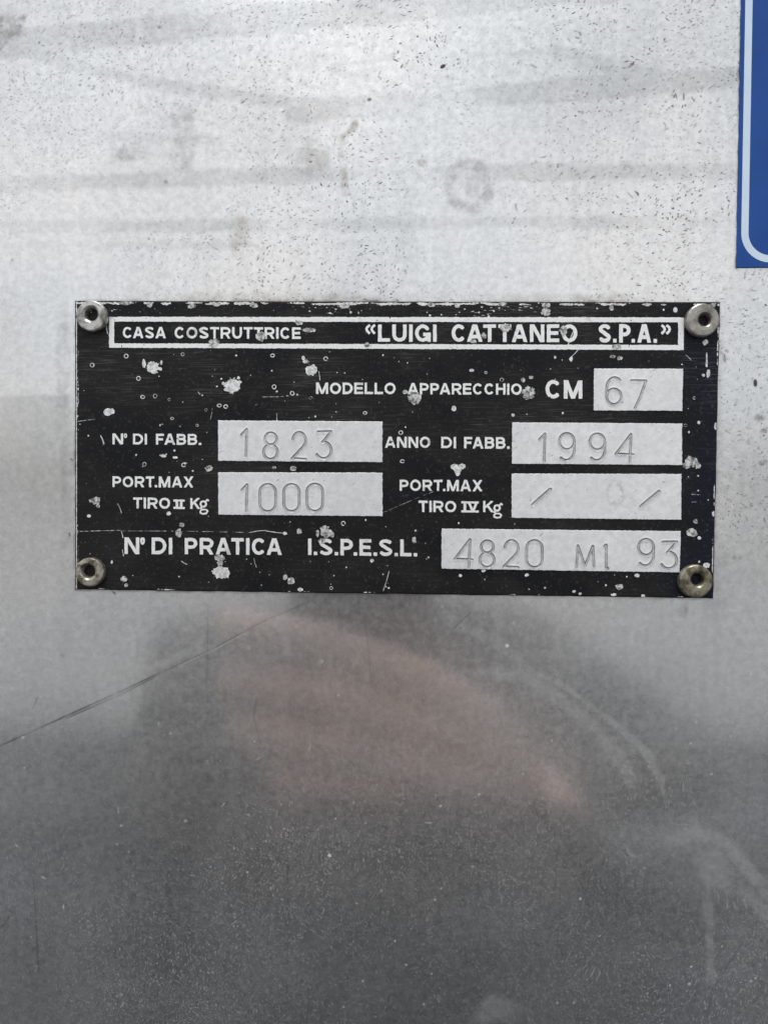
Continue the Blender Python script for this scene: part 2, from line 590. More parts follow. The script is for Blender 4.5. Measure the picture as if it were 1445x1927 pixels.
stain_and_shade = np.zeros(shp); sgrey = np.zeros(shp)


def add_stain_and_shade(m, grey):
    global stain_and_shade, sgrey
    sgrey = np.where(m > stain_and_shade, grey, sgrey)
    stain_and_shade = np.maximum(stain_and_shade, m)


add_stain_and_shade(0.38 * blob(592, 300, 44, 46), 0.1)
D, T = seg_dist([(668, 236), (645, 258), (640, 290), (646, 318), (650, 360)])
add_stain_and_shade(0.55 * sstep(D + 5 * nzA, 9, 2), 0.0)
ring = np.abs(np.hypot(px - 884, (py - 350) * 0.88) - 36 - 3 * nzB)
add_stain_and_shade(0.48 * sstep(ring + 4 * nzA, 17, 4), 1.0)
add_stain_and_shade(0.30 * blob(884, 350, 26, 34), 1.0)
add_stain_and_shade(0.40 * blob(452, 440, 30, 62), 0.1)
add_stain_and_shade(0.36 * blob(345, 255, 36, 72), 1.0)
add_stain_and_shade(0.70 * blob(8, 52, 40, 44), 0.8)
D, T = seg_dist([(52, 28), (20, 68), (-8, 95)])
add_stain_and_shade(0.7 * sstep(D + 3 * nzA, 9, 3), 1.0)
add_stain_and_shade(0.42 * blob(240, 290, 45, 22), 1.0)
add_stain_and_shade(0.55 * blob(794, 306, 12, 8), 0.0)
add_stain_and_shade((0.62 * sstep(py + 5 * nzA + 4 * nzB, 546, 564) * sstep(py, 572, 566) * sstep(px, 150, 330) * sstep(px, 1345, 1240)
           * (0.55 + 0.45 * nzC)).clip(0, 1), 0.0)
add_stain_and_shade(0.45 * sstep(np.abs(px - 1352 + (py - 566) * 0.022) + 5 * nzA, 16, 3) * sstep(py, 580, 650) * sstep(py, 1000, 700), 0.9)
for x, y, r, s in ((1428, 786, 11, 0.9), (1436, 812, 6, 0.9), (1433, 872, 7, 1), (1440, 868, 5, 1), (1381, 1049, 4, 1), (1392, 1050, 3, 0.8), (1362, 676, 8, 0.6), (1366, 660, 4, 0.8),
                   (1280, 1152, 18, 0.6), (1384, 1192, 5, 0.9), (1400, 1243, 3, 0.9), (868, 1181, 3, 1), (118, 1233, 4, .8), (865, 52, 4, .9),
                   (300, 52, 4, 0.9), (312, 343, 5, 0.9), (336, 207, 5, 0.9), (1425, 1720, 4, 0.9)):
    add_stain_and_shade(s * blob(x, y, r, r * 0.8, 0.5, 0.6), 0.9)
add_stain_and_shade(0.30 * sstep(np.abs(px - 125 - 8 * nzC) + 6 * nzB, 20, 4) * sstep(py, 560, 620) * sstep(py, 1180, 900), 1.0)
add_stain_and_shade(0.28 * blob(1345, 1100, 40, 120), 1.0)
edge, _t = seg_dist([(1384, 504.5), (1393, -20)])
add_stain_and_shade((sstep(edge + 1.5 * nzA, 5.5, 1.0) * (0.7 + 0.5 * nzB)).clip(0, 1), 0.7)  # darker line along the sign's left edge
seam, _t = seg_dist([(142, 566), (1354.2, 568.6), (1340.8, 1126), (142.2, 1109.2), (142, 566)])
add_stain_and_shade((sstep(seam + 1.2 * nzA, 5.0, 1.0) * (0.62 + 0.4 * nzC)).clip(0, 1), 0.9)  # contact shadow round the plate, painted as a thin dark line

smear = np.zeros(shp)
for pts, w, s in (([(900, 1262), (990, 1275), (1060, 1320), (1120, 1375), (1175, 1440), (1195, 1490)], 16, 0.34),
                  ([(985, 1258), (1060, 1290), (1140, 1350), (1215, 1415), (1243, 1470), (1250, 1500)], 7, 0.42),
                  ([(840, 1165), (930, 1205), (990, 1265)], 16, 0.22),
                  ([(1255, 1580), (1310, 1566), (1370, 1590), (1450, 1690)], 14, 0.36),
                  ([(1330, 1600), (1345, 1650), (1370, 1660)], 34, 0.34),
                  ([(1332, 1640), (1332, 1720), (1338, 1850)], 7, 0.30),
                  ([(1390, 1670), (1450, 1730)], 16, 0.3),
                  ([(270, 1262), (330, 1240), (382, 1212)], 8, 0.40),
                  ([(516, 1165), (535, 1200), (546, 1245)], 8, 0.26),
                  ([(140, 850), (146, 950), (141, 1060), (128, 1180), (122, 1290)], 7, 0.30),
                  ([(900, 1920), (930, 1895), (960, 1900)], 26, 0.25),
                  ([(1060, 1160), (1200, 1150), (1290, 1160)], 12, 0.25),
                  ([(1345, 1130), (1350, 1300), (1345, 1420)], 9, 0.16)):
    D, T = seg_dist(pts)
    smear = np.maximum(smear, s * sstep(D + 5 * nzA + 3 * nzB, w + 4, w * 0.3) * np.minimum(1, 4 * np.minimum(T + .12, 1.12 - T)))
smear = np.clip(smear + 0.05 * np.clip(nzC + 0.3 * nzB, 0, 1), 0, 1)

scratch = np.zeros(shp); shine = np.zeros(shp)


def scr(pts, w, s, bright=False):
    global scratch, shine
    D, T = seg_dist(pts)
    v = s * sstep(D + 0.5 * nzA, w + 1.3, w * 0.4) * np.clip(np.minimum(T, 1 - T) * 14, 0.25, 1) * (0.8 + 0.4 * nzB)
    if bright: shine = np.maximum(shine, v)
    else: scratch = np.maximum(scratch, v)


scr([(-40, 1422), (60, 1377), (150, 1336), (230, 1300), (310, 1262)], 0.9, 0.7)
scr([(120, 1354), (230, 1306), (300, 1270)], 0.8, 0.6)
scr([(300, 1267), (400, 1222), (500, 1167), (592, 1128)], 0.6, 0.45)
scr([(330, 1256), (410, 1219), (470, 1186)], 0.5, 0.35, True)
scr([(60, 1337), (66, 1325), (71, 1312)], 0.8, 0.6)
scr([(688, 1178), (694, 1230), (699, 1290)], 0.5, 0.4)
scr([(392, 1150), (390, 1250), (389, 1300)], 0.5, 0.35)
scr([(852, 1184), (866, 1170), (884, 1154)], 0.6, 0.45)
scr([(64, 1650), (70, 1750), (74, 1830)], 0.8, 0.4)
scr([(0, 1748), (12, 1735), (20, 1722)], 0.8, 0.5)
scr([(1398, 1770), (1366, 1820), (1340, 1860), (1328, 1925)], 1.6, 0.30)
scr([(541, 1600), (543, 1720), (540, 1900)], 0.6, 0.3)
scr([(484, 1310), (478, 1350), (490, 1400)], 0.5, 0.35)
scr([(138, 866), (134, 864), (133, 862)], 1.3, 0.8)
scr([(1355, 662), (1361, 668), (1364, 684)], 1.2, 0.7)
scr([(212, 1113), (218, 1118)], 1.4, 0.9)
scr([(131, 1002), (132, 1010)], 1.2, 0.8)
scr([(1400, 525), (1401, 512)], 1.4, 0.8)
scr([(1410, 545), (1428, 525), (1445, 508)], 0.6, 0.35)
for x, y, l, a in ((185, 318, 24, 60), (228, 395, 14, 55), (215, 345, 20, 65)):
    scr([(x, y), (x + l * math.cos(math.radians(a)), y + l * math.sin(math.radians(a)))], 1.0, 0.5, True)
r2 = np.random.default_rng(11)
for k in range(60):                      # short loose fibres
    x, y, l, a = r2.uniform(0, 1440), r2.uniform(0, 1900), r2.uniform(5, 14), r2.uniform(0, 180)
    if y > 1130:
        scr([(x, y), (x + l * math.cos(a), y + l * math.sin(a))], 0.5, 0.6, True)
    elif y < 560:
        scr([(x, y), (x + l * math.cos(a), y + l * math.sin(a))], 0.7, 0.65)

fleck = sstep(py + 60 * nzC, 1130, 560)
fleck = np.maximum(fleck, 0.85 * sstep(px, 1335, 1370) * sstep(py, 1150, 950))
fleck = fleck * (1 - 0.75 * sstep(px, 560, 180) * sstep(py, 420, 700)) * (1 - 0.25 * sstep(px, 300, 0))
fleck = np.clip(fleck * (0.75 + 0.55 * sstep(px, 300, 1200)), 0, 1.2)
dustm = 0.08 + 0.92 * sstep(py + 90 * nzC, 1120, 1620)

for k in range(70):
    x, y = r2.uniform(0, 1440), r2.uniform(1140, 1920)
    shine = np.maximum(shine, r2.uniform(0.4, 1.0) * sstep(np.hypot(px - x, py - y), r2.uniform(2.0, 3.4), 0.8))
nvx, nvz = len(gx), len(gz)
idx = np.arange(nvx * nvz).reshape(nvz, nvx)
V = np.stack([GX.ravel(), np.zeros(GX.size), GZ.ravel()], 1)
# gentle buckling of the sheet so that it is not a perfect mirror
V[:, 1] += (0.00010 * np.sin(V[:, 0] * 31 + 1) * np.sin(V[:, 2] * 23 + 0.4)) * np.clip(1 - np.abs(V[:, 0]) / 0.5, 0, 1)
V[:, 1] = np.minimum(V[:, 1], 0.00005) - 0.00005
nf = V.shape[0]
Vb = V.copy(); Vb[:, 1] = 0.004
quads = np.stack([idx[:-1, :-1].ravel(), idx[:-1, 1:].ravel(), idx[1:, 1:].ravel(), idx[1:, :-1].ravel()], 1)
rim = np.concatenate([idx[0, :], idx[1:, -1], idx[-1, -2::-1], idx[-2:0:-1, 0]])
nr = len(rim)
Vall = np.concatenate([V, Vb[rim]])
lo = nf + np.arange(nr)
sk = np.stack([rim, lo, np.roll(lo, -1), np.roll(rim, -1)], 1)
allq = np.concatenate([quads, sk])
me = bpy.data.meshes.new('sheet_metal_panel')
me.vertices.add(len(Vall)); me.vertices.foreach_set('co', Vall.astype(np.float32).ravel())
me.loops.add(allq.size); me.loops.foreach_set('vertex_index', allq.astype(np.int32).ravel())
me.polygons.add(len(allq)); me.polygons.foreach_set('loop_start', np.arange(0, allq.size, 4, dtype=np.int32))
me.update(calc_edges=True); me.validate()
me.polygons.foreach_set('use_smooth', [True] * len(me.polygons))
for nm, arr in (('film_and_reflection', film_and_reflection), ('stain_and_shade', stain_and_shade), ('stain_and_shade_grey', sgrey), ('smear', smear), ('scratch', scratch), ('shine', shine), ('fleck', fleck), ('dust', dustm)):
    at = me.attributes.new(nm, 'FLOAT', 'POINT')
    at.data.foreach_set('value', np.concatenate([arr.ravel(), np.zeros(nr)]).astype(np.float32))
me.materials.append(MAT_PANEL)
panel = bpy.data.objects.new('sheet_metal_panel', me)
col.objects.link(panel)
tag(panel, 'dull grey scratched sheet metal panel with dirt flecks carrying the black nameplate', 'metal panel')

# ------------------------------------------------------------------ nameplate
H_FRONT = 0.0010          # front of the plate off the panel
plate = empty('nameplate', tuple(unproj(742, 1118, 0)[0]))
tag(plate, 'black engraved metal nameplate with silver lettering riveted to the panel', 'nameplate')
CR = [(141.8, 566.0), (1354.2, 568.6), (1340.8, 1126.0), (142.2, 1109.2)]


def edge_pts(a, b, n, seed, amp=0.5):
    r = np.random.default_rng(seed)
    k = r.uniform(-amp, amp, n + 1); k[0] = k[-1] = 0
    return [(a[0] + (b[0] - a[0]) * i / n + k[i] * (1 if abs(b[1] - a[1]) > abs(b[0] - a[0]) else 0),
             a[1] + (b[1] - a[1]) * i / n + k[i] * (0 if abs(b[1] - a[1]) > abs(b[0] - a[0]) else 1)) for i in range(n)]


outl = edge_pts(CR[0], CR[1], 40, 1, 0.35) + edge_pts(CR[1], CR[2], 26, 2, 0.7) + edge_pts(CR[2], CR[3], 40, 3, 0.5) + edge_pts(CR[3], CR[0], 26, 4, 0.4)
ox = np.array([p[0] for p in outl]); oy = np.array([p[1] for p in outl])
ccx, ccy = ox.mean(), oy.mean()


def inset(d):
    return ox + np.sign(ccx - ox) * np.where(np.abs(ox - ccx) > 590, d, 0), oy + np.sign(ccy - oy) * np.where(np.abs(oy - ccy) > 262, d, 0)


rings = [unproj(*inset(0), 0.00015), unproj(*inset(0), H_FRONT - 0.00022), unproj(*inset(0.9), H_FRONT - 0.00006), unproj(*inset(2.4), H_FRONT)]
nO = len(outl)
Vp = np.concatenate(rings)
Fp = []; 
for k in range(3):
    for i in range(nO):
        j = (i + 1) % nO
        Fp.append([k * nO + i, k * nO + j, (k + 1) * nO + j, (k + 1) * nO + i])
Fp.append(list(range(3 * nO, 4 * nO)))
Fp.append(list(range(nO))[::-1])
body = mesh_obj('plate', Vp, Fp, [MAT_BLACK, MAT_EDGE], plate, smooth=False)
for i, p in enumerate(body.data.polygons):
    if i < nO: p.material_index = 1
bm = bmesh.new(); bm.from_mesh(body.data); bmesh.ops.recalc_face_normals(bm, faces=bm.faces); bm.to_mesh(body.data); bm.free()

H_LET = H_FRONT + 0.00004


# --- letter shapes: centre lines in a box of cap height 1, stroke width w
def glyph(ch, W, w):
    """strokes as (points, butt) in a box W wide and 1 high (y up), outer edges on the box"""
    h = w / 2
    L, R, B, T = h, W - h, h, 1 - h
    S = []
    st = lambda *p, b=True: S.append((list(p), b))
    if ch == 'A':
        st((h * 0.9, -0.02), (W / 2 - h * 0.15, 1.02)); st((W - h * 0.9, -0.02), (W / 2 + h * 0.15, 1.02)); st((W * 0.22, 0.30), (W * 0.78, 0.30))
    elif ch == 'B':
        st((L, 0), (L, 1)); m = 0.53
        st((L, T), (R - 0.27, T), *arc(R - 0.27, (T + m) / 2, 0.23, (T - m) / 2, 90, -90, 10)[1:], (L, m))
        st((L, m), (R - 0.27, m), *arc(R - 0.27, (B + m) / 2, 0.27, (m - B) / 2, 90, -90, 10)[1:], (L, B))
    elif ch in 'CG':
        a = arc(W / 2, 0.5, W / 2 - h, 0.5 - h, 42, 318, 26); S.append((a, True))
        if ch == 'G':
            S.pop(); S.append((arc(W / 2, 0.5, W / 2 - h, 0.5 - h, 42, 330, 26), False))
            st((W * 0.52, 0.42), (W, 0.42)); st((W - h * 0.9, 0.0), (W - h * 0.9, 0.42 + h))
    elif ch == 'D':
        st((L, 0), (L, 1)); st((L, T), (W * 0.45, T), *arc(W * 0.45, 0.5, W * 0.55 - h, 0.5 - h, 90, -90, 16)[1:], (L, B))
    elif ch == 'E':
        st((L, 0), (L, 1)); st((0, T), (W, T)); st((0, 0.51), (W * 0.92, 0.51)); st((0, B), (W, B))
    elif ch == 'F':
        st((L, 0), (L, 1)); st((0, T), (W, T)); st((0, 0.49), (W * 0.88, 0.49))
    elif ch == 'H':
        st((L, 0), (L, 1)); st((R, 0), (R, 1)); st((L, 0.51), (R, 0.51))
    elif ch == 'I':
        st((W / 2, 0), (W / 2, 1))
    elif ch == 'K':
        st((L, 0), (L, 1)); st((L, 0.36), (W - h * 0.9, 1.03)); st((W * 0.42, 0.58), (W - h * 0.7, -0.03))
    elif ch == 'L':
        st((L, 0), (L, 1)); st((0, B), (W, B))
    elif ch == 'M':
        st((L, 0), (L, 1)); st((R, 0), (R, 1)); st((L + 0.02, 1.02), (W / 2, 0.02)); st((R - 0.02, 1.02), (W / 2, 0.02))
    elif ch == 'N':
        st((L, 0), (L, 1)); st((R, 0), (R, 1)); st((L + 0.02, 1.02), (R - 0.02, -0.02))
    elif ch == 'O':
        S.append((arc(W / 2, 0.5, W / 2 - h, 0.5 - h, 0, 360, 32), False))
    elif ch in 'PR':
        st((L, 0), (L, 1)); m = 0.44
        st((L, T), (R - 0.27, T), *arc(R - 0.27, (T + m) / 2, 0.27, (T - m) / 2, 90, -90, 10)[1:], (L, m))
        if ch == 'R':
            st((W * 0.55, m), (W - h * 0.9, -0.03))
    elif ch == 'S':
        a = arc(W / 2, 0.735, W / 2 - h, 0.265 - h, 20, 270, 18)
        b = arc(W / 2, 0.27, W / 2 - h, 0.27 - h, 90, -160, 18)
        S.append((a[:-2] + [((a[-1][0] + b[0][0]) / 2, (a[-1][1] + b[0][1]) / 2)] + b[2:], True))
    elif ch == 'T':
        st((0, T), (W, T)); st((W / 2, 0), (W / 2, 1))
    elif ch == 'U':
        S.append(([(L, 1.0), (L, W / 2)] + arc(W / 2, max(W / 2, 0.42) - 0.0, W / 2 - h, max(W / 2, 0.42) - h, 180, 360, 16) + [(R, W / 2), (R, 1.0)], True))
    elif ch == 'V':
        st((h * 0.9, 1.02), (W / 2, -0.02)); st((W - h * 0.9, 1.02), (W / 2, -0.02))
    elif ch == 'X':
        st((h * 0.9, 1.02), (W - h * 0.9, -0.02)); st((h * 0.9, -0.02), (W - h * 0.9, 1.02))
    elif ch == '.':
        st((0, h), (W, h))
    elif ch == 'o':       # the small raised o of an abbreviated "numero"
        S.append((arc(W / 2, 0.80, W / 2 - 0.06, 0.17, 0, 360, 18), False))
    return S


GW = {'A': 1.0, 'B': .90, 'C': .95, 'D': .92, 'E': .80, 'F': .76, 'G': 1.0, 'H': .92, 'I': .23, 'K': .93, 'L': .76, 'M': 1.12, 'N': .95, 'O': 1.02,
      'P': .85, 'R': .92, 'S': .88, 'T': .82, 'U': .92, 'V': .95, 'X': .93, '.': .23, 'o': .30}


def word(F, X, Y, text, x0, x1, tl, bl, tr, br, w=0.205, gap=0.14):
    ch = (bl - tl + br - tr) / 2
    gaps = []
    for a, b in zip(text, text[1:]):
        k = gap
        if a + b in ('AT', 'TA', 'AV', 'P.', 'T.', 'PA', 'FA', 'CA', 'AC'): k = gap * 0.35
        if b in 'o': k = 0.05
        gaps.append(k)
    nat = sum(GW[c] for c in text)
    tot = (x1 - x0) / ch
    fx = (tot - sum(gaps)) / nat
    if fx > 1.12:
        gs = (tot - nat * 1.12) / max(sum(gaps), 1e-6); fx = 1.12
        gaps = [k * gs for k in gaps]
    x = 0.0
    for n, c in enumerate(text):
        W = GW[c] * fx
        ww = w if c != 'o' else w * 0.6
        for pts, b in glyph(c, W, ww):
            q = []
            for gx_, gy in pts:
                u = (x + gx_) / tot
                base = bl + (br - bl) * u; top = tl + (tr - tl) * u
                q.append((x0 + (x1 - x0) * u, base - gy * (base - top)))
            loc = np.full(F.shape, 99.0) if False else F
            stroke_sdf(loc, X, Y, q, ww * ch, b)
        x += W + (gaps[n] if n < len(gaps) else 0)


def grid(x0, x1, y0, y1, step):
    xs = np.arange(x0, x1, step); ys = np.arange(y0, y1, step)
    X, Y = np.meshgrid(xs, ys)
    return xs, ys, X, Y


GS = 0.55


def lettering(words, extra=None, seed=0):
    """one line of lettering as one raised mesh"""
    x0 = min(w[1] for w in words) - (28 if extra else 6); x1 = max(w[2] for w in words) + (38 if extra else 6)
    y0 = min(min(w[3], w[5]) for w in words) - 10; y1 = max(max(w[4], w[6]) for w in words) + 14
    xs, ys, X, Y = grid(x0, x1, y0, y1, GS)
    F = np.full(X.shape, 9.0)
    for w in words:
        Fw = np.full(X.shape, 9.0)
        word(Fw, X, Y, *w)
        # flat heads and feet
        u = np.clip((X - w[1]) / (w[2] - w[1]), 0, 1)
        top = w[3] + (w[5] - w[3]) * u; bot = w[4] + (w[6] - w[4]) * u
        Fw = np.maximum(Fw, np.maximum(top - Y, Y - bot))
        F = np.minimum(F, Fw)
    if extra: extra(F, X, Y)
    F = F + 0.28 * vnoise(F.shape, 4, seed) + 0.22 * vnoise(F.shape, 9, seed + 50)
    n = vnoise(F.shape, 7, seed + 99)
    F = np.where(n > 0.90, np.maximum(F, (n - 0.94) * 12), F)       # nicks
    V, faces = msquares(F, xs, ys, H_LET, H_FRONT - 0.00002)
    return mesh_obj('lettering', V, faces, MAT_LETTER, plate, smooth=False)


def poly(F, X, Y, pts, w, b=True):
    stroke_sdf(F, X, Y, pts, w, b)


def quotes_open(F, X, Y):
    for x in (687.5, 697.0):
        poly(F, X, Y, [(x + 8.5, 611.5), (x + 3.2, 616), (x + 2.2, 619.5), (x + 3.6, 623), (x + 8, 628)], 4.6)


def quotes_close(F, X, Y):
    for x in (1243.5, 1253):
        poly(F, X, Y, [(x + 0.5, 612), (x + 5.5, 616), (x + 6.5, 620), (x + 5.2, 623.5), (x + 0.5, 628)], 4.6)


def letter_g(F, X, Y, x, y, s=1.0):
    P = lambda a: [(x + p[0] * s, y + p[1] * s) for p in a]
    poly(F, X, Y, P(arc(7.5, 6.5, 5.2, 5.2, 0, 360, 20)), 3.6, False)
    poly(F, X, Y, P([(11, 3.2), (14.5, -1.5), (18, 0.5)]), 3.4)
    poly(F, X, Y, P([(4.5, 11), (2.5, 14), (5, 16.5), (12.5, 17.2), (15.5, 20), (13, 24), (7, 25), (2, 23.2), (2, 19.6), (5, 17)]), 3.2, False)


def roman(F, X, Y, x0, x1, y0, y1, four):
    poly(F, X, Y, [(x0, y0 + 2.2), (x1, y0 + 2.7)], 4.0); poly(F, X, Y, [(x0, y1 - 2.4), (x1, y1 - 2.0)], 4.0)
    if four:
        w = x1 - x0
        poly(F, X, Y, [(x0 + w * .20, y0 + 1), (x0 + w * .20, y1 - 1)], 5.0)
        poly(F, X, Y, [(x0 + w * .42, y0 + 1), (x0 + w * .66, y1 - 1)], 4.6); poly(F, X, Y, [(x0 + w * .90, y0 + 1), (x0 + w * .66, y1 - 1)], 4.6)
    else:
        w = x1 - x0
        for u in (.31, .69): poly(F, X, Y, [(x0 + w * u, y0 + 1), (x0 + w * u, y1 - 1)], 5.0)


LINES = [
    ([('CASA', 231.6, 312.4, 615, 636.2, 615.2, 636.6), ('COSTRUTTRICE', 329, 566, 615.2, 636.8, 616, 637.8)], None),
    ([('LUIGI', 711.3, 821.4, 610.6, 643, 610.6, 643.2), ('CATTANEO', 849.5, 1085.9, 610.4, 643.2, 610.2, 644), ('S.P.A.', 1125.9, 1235.3, 610, 644.4, 609.8, 645)],
     lambda F, X, Y: (quotes_open(F, X, Y), quotes_close(F, X, Y))),
    ([('MODELLO', 594.8, 744.3, 719.8, 741.4, 720.2, 741.8), ('APPARECCHIO', 767.3, 981.4, 720.8, 742, 721.8, 742.8)], None),
    ([('CM', 1026, 1095.3, 714.6, 749.8, 716.2, 750.4)], None),
    ([('No', 212.2, 239.6, 815.6, 836, 815.8, 836.2), ('DI', 250.8, 277.4, 816, 836.2, 816, 836.4), ('FABB.', 293.9, 379, 816.2, 836.6, 816.6, 837.6)], None),
    ([('ANNO', 724.4, 809.6, 821.6, 842.6, 822, 843), ('DI', 830, 858.2, 822, 843.2, 822.2, 843.6), ('FABB.', 873, 958.4, 822.2, 843.8, 822.6, 844.6)], None),
    ([('PORT.MAX', 212.2, 364.1, 896.2, 916.8, 896.6, 917.4)], None),
    ([('TIRO', 251.3, 320.5, 936, 956.8, 936.6, 957.4), ('K', 358.4, 376.6, 937, 957.6, 937.2, 957.8)],
     lambda F, X, Y: (roman(F, X, Y, 326.8, 347.9, 939.5, 958, False), letter_g(F, X, Y, 375.5, 942, 1.0))),
    ([('PORT.MAX', 751.8, 907.3, 902.6, 923.8, 903.2, 924.6)], None),
    ([('TIRO', 787.7, 858.2, 942, 963.6, 942.6, 964), ('K', 908.7, 928.7, 942.6, 963.8, 942.8, 964.2)],
     lambda F, X, Y: (roman(F, X, Y, 868, 900.5, 943, 964.6, True), letter_g(F, X, Y, 927.5, 949.5, 1.0))),
    ([('No', 234.6, 273.2, 1011.2, 1042.6, 1011.4, 1042.8), ('DI', 285.7, 324.8, 1011.6, 1042.8, 1011.8, 1043.2), ('PRATICA', 348, 530.3, 1012, 1043.2, 1013, 1044.4)], None),
    ([('I.S.P.E.S.L.', 579.9, 784.7, 1013.6, 1044.4, 1015.4, 1047.2)], None),
]
for k, (ws, ex) in enumerate(LINES):
    lettering(ws, ex, 10 + k)

# --- silver frame round the maker's line
xs, ys, X, Y = grid(200, 1292, 590, 665, 0.6)
u = (X - 206) / 1080
ot, ob = 596.2 + 1.0 * u, 654.2 + 4.6 * u
it, ib = 605.2 + 1.2 * u, 646.0 + 3.2 * u
outer = np.maximum(np.maximum(205.8 - X, X - 1285.9), np.maximum(ot - Y, Y - ob))
inner = np.maximum(np.maximum(215.4 - X, X - 1275.2), np.maximum(it - Y, Y - ib))
F = np.maximum(outer, -inner)
F = F + 0.45 * vnoise(F.shape, 4, 31) + 0.35 * vnoise(F.shape, 11, 32)
n = vnoise(F.shape, 7, 33)
F = np.where(n > 0.85, np.maximum(F, (n - 0.9) * 12), F)
V, faces = msquares(F, xs, ys, H_LET, H_FRONT - 0.00002)
mesh_obj('border_frame', V, faces, MAT_LETTER, plate, smooth=False)


# --- stamped numbers on bare metal fields
def digit(c, x0, x1, y0, y1):
    w, h = x1 - x0, y1 - y0
    P = lambda a: [(x0 + p[0] * w, y1 - p[1] * h) for p in a]
    if c == '1': return [P([(0.02, .80), (.92, 1), (.80, 0)])]
    if c == '8': return [P(arc(.52, .765, .42, .225, 0, 360, 24)), P(arc(.5, .27, .5, .27, 0, 360, 26))]
    if c == '2': return [P(arc(.54, .70, .46, .30, 170, -20, 16) + [(.80, .46), (.02, .03), (1.0, 0)])]
    if c == '3': return [P([(.10, .99), (1.0, 1.0), (.40, .60)] + arc(.48, .31, .52, .31, 78, -150, 18))]
    if c == '0': return [P(arc(.5, .72, .5, .28, 0, 180, 14) + arc(.5, .28, .5, .28, 180, 360, 14) + [(1.0, .72)])]
    if c == '9': return [P(arc(.5, .70, .5, .30, 0, 360, 26)), P([(1.0, .70)] + arc(.45, .40, .55, .40, 10, -130, 16))]
    if c == '6': return [P(arc(.5, .29, .5, .29, 0, 360, 26)), P([(0.0, .29)] + arc(.55, .60, .55, .40, 178, 48, 16))]
    if c == '4': return [P([(.86, 1), (.0, .30), (1.0, .27)]), P([(.86, 1), (.79, 0)])]
    if c == '7': return [P([(.0, .97), (1.0, .96), (.62, .42), (.25, .02)])]
    if c == 'M': return [P([(0.04, 0.0), (.12, 1), (.5, .06), (.92, .98), (.98, .05)])]
    if c == 'I': return [P([(.6, 1), (.55, .06), (.95, .02)]), P([(.25, .95), (.55, 1.0)])]
    if c == '/': return [P([(0, 0), (1, 1)])]


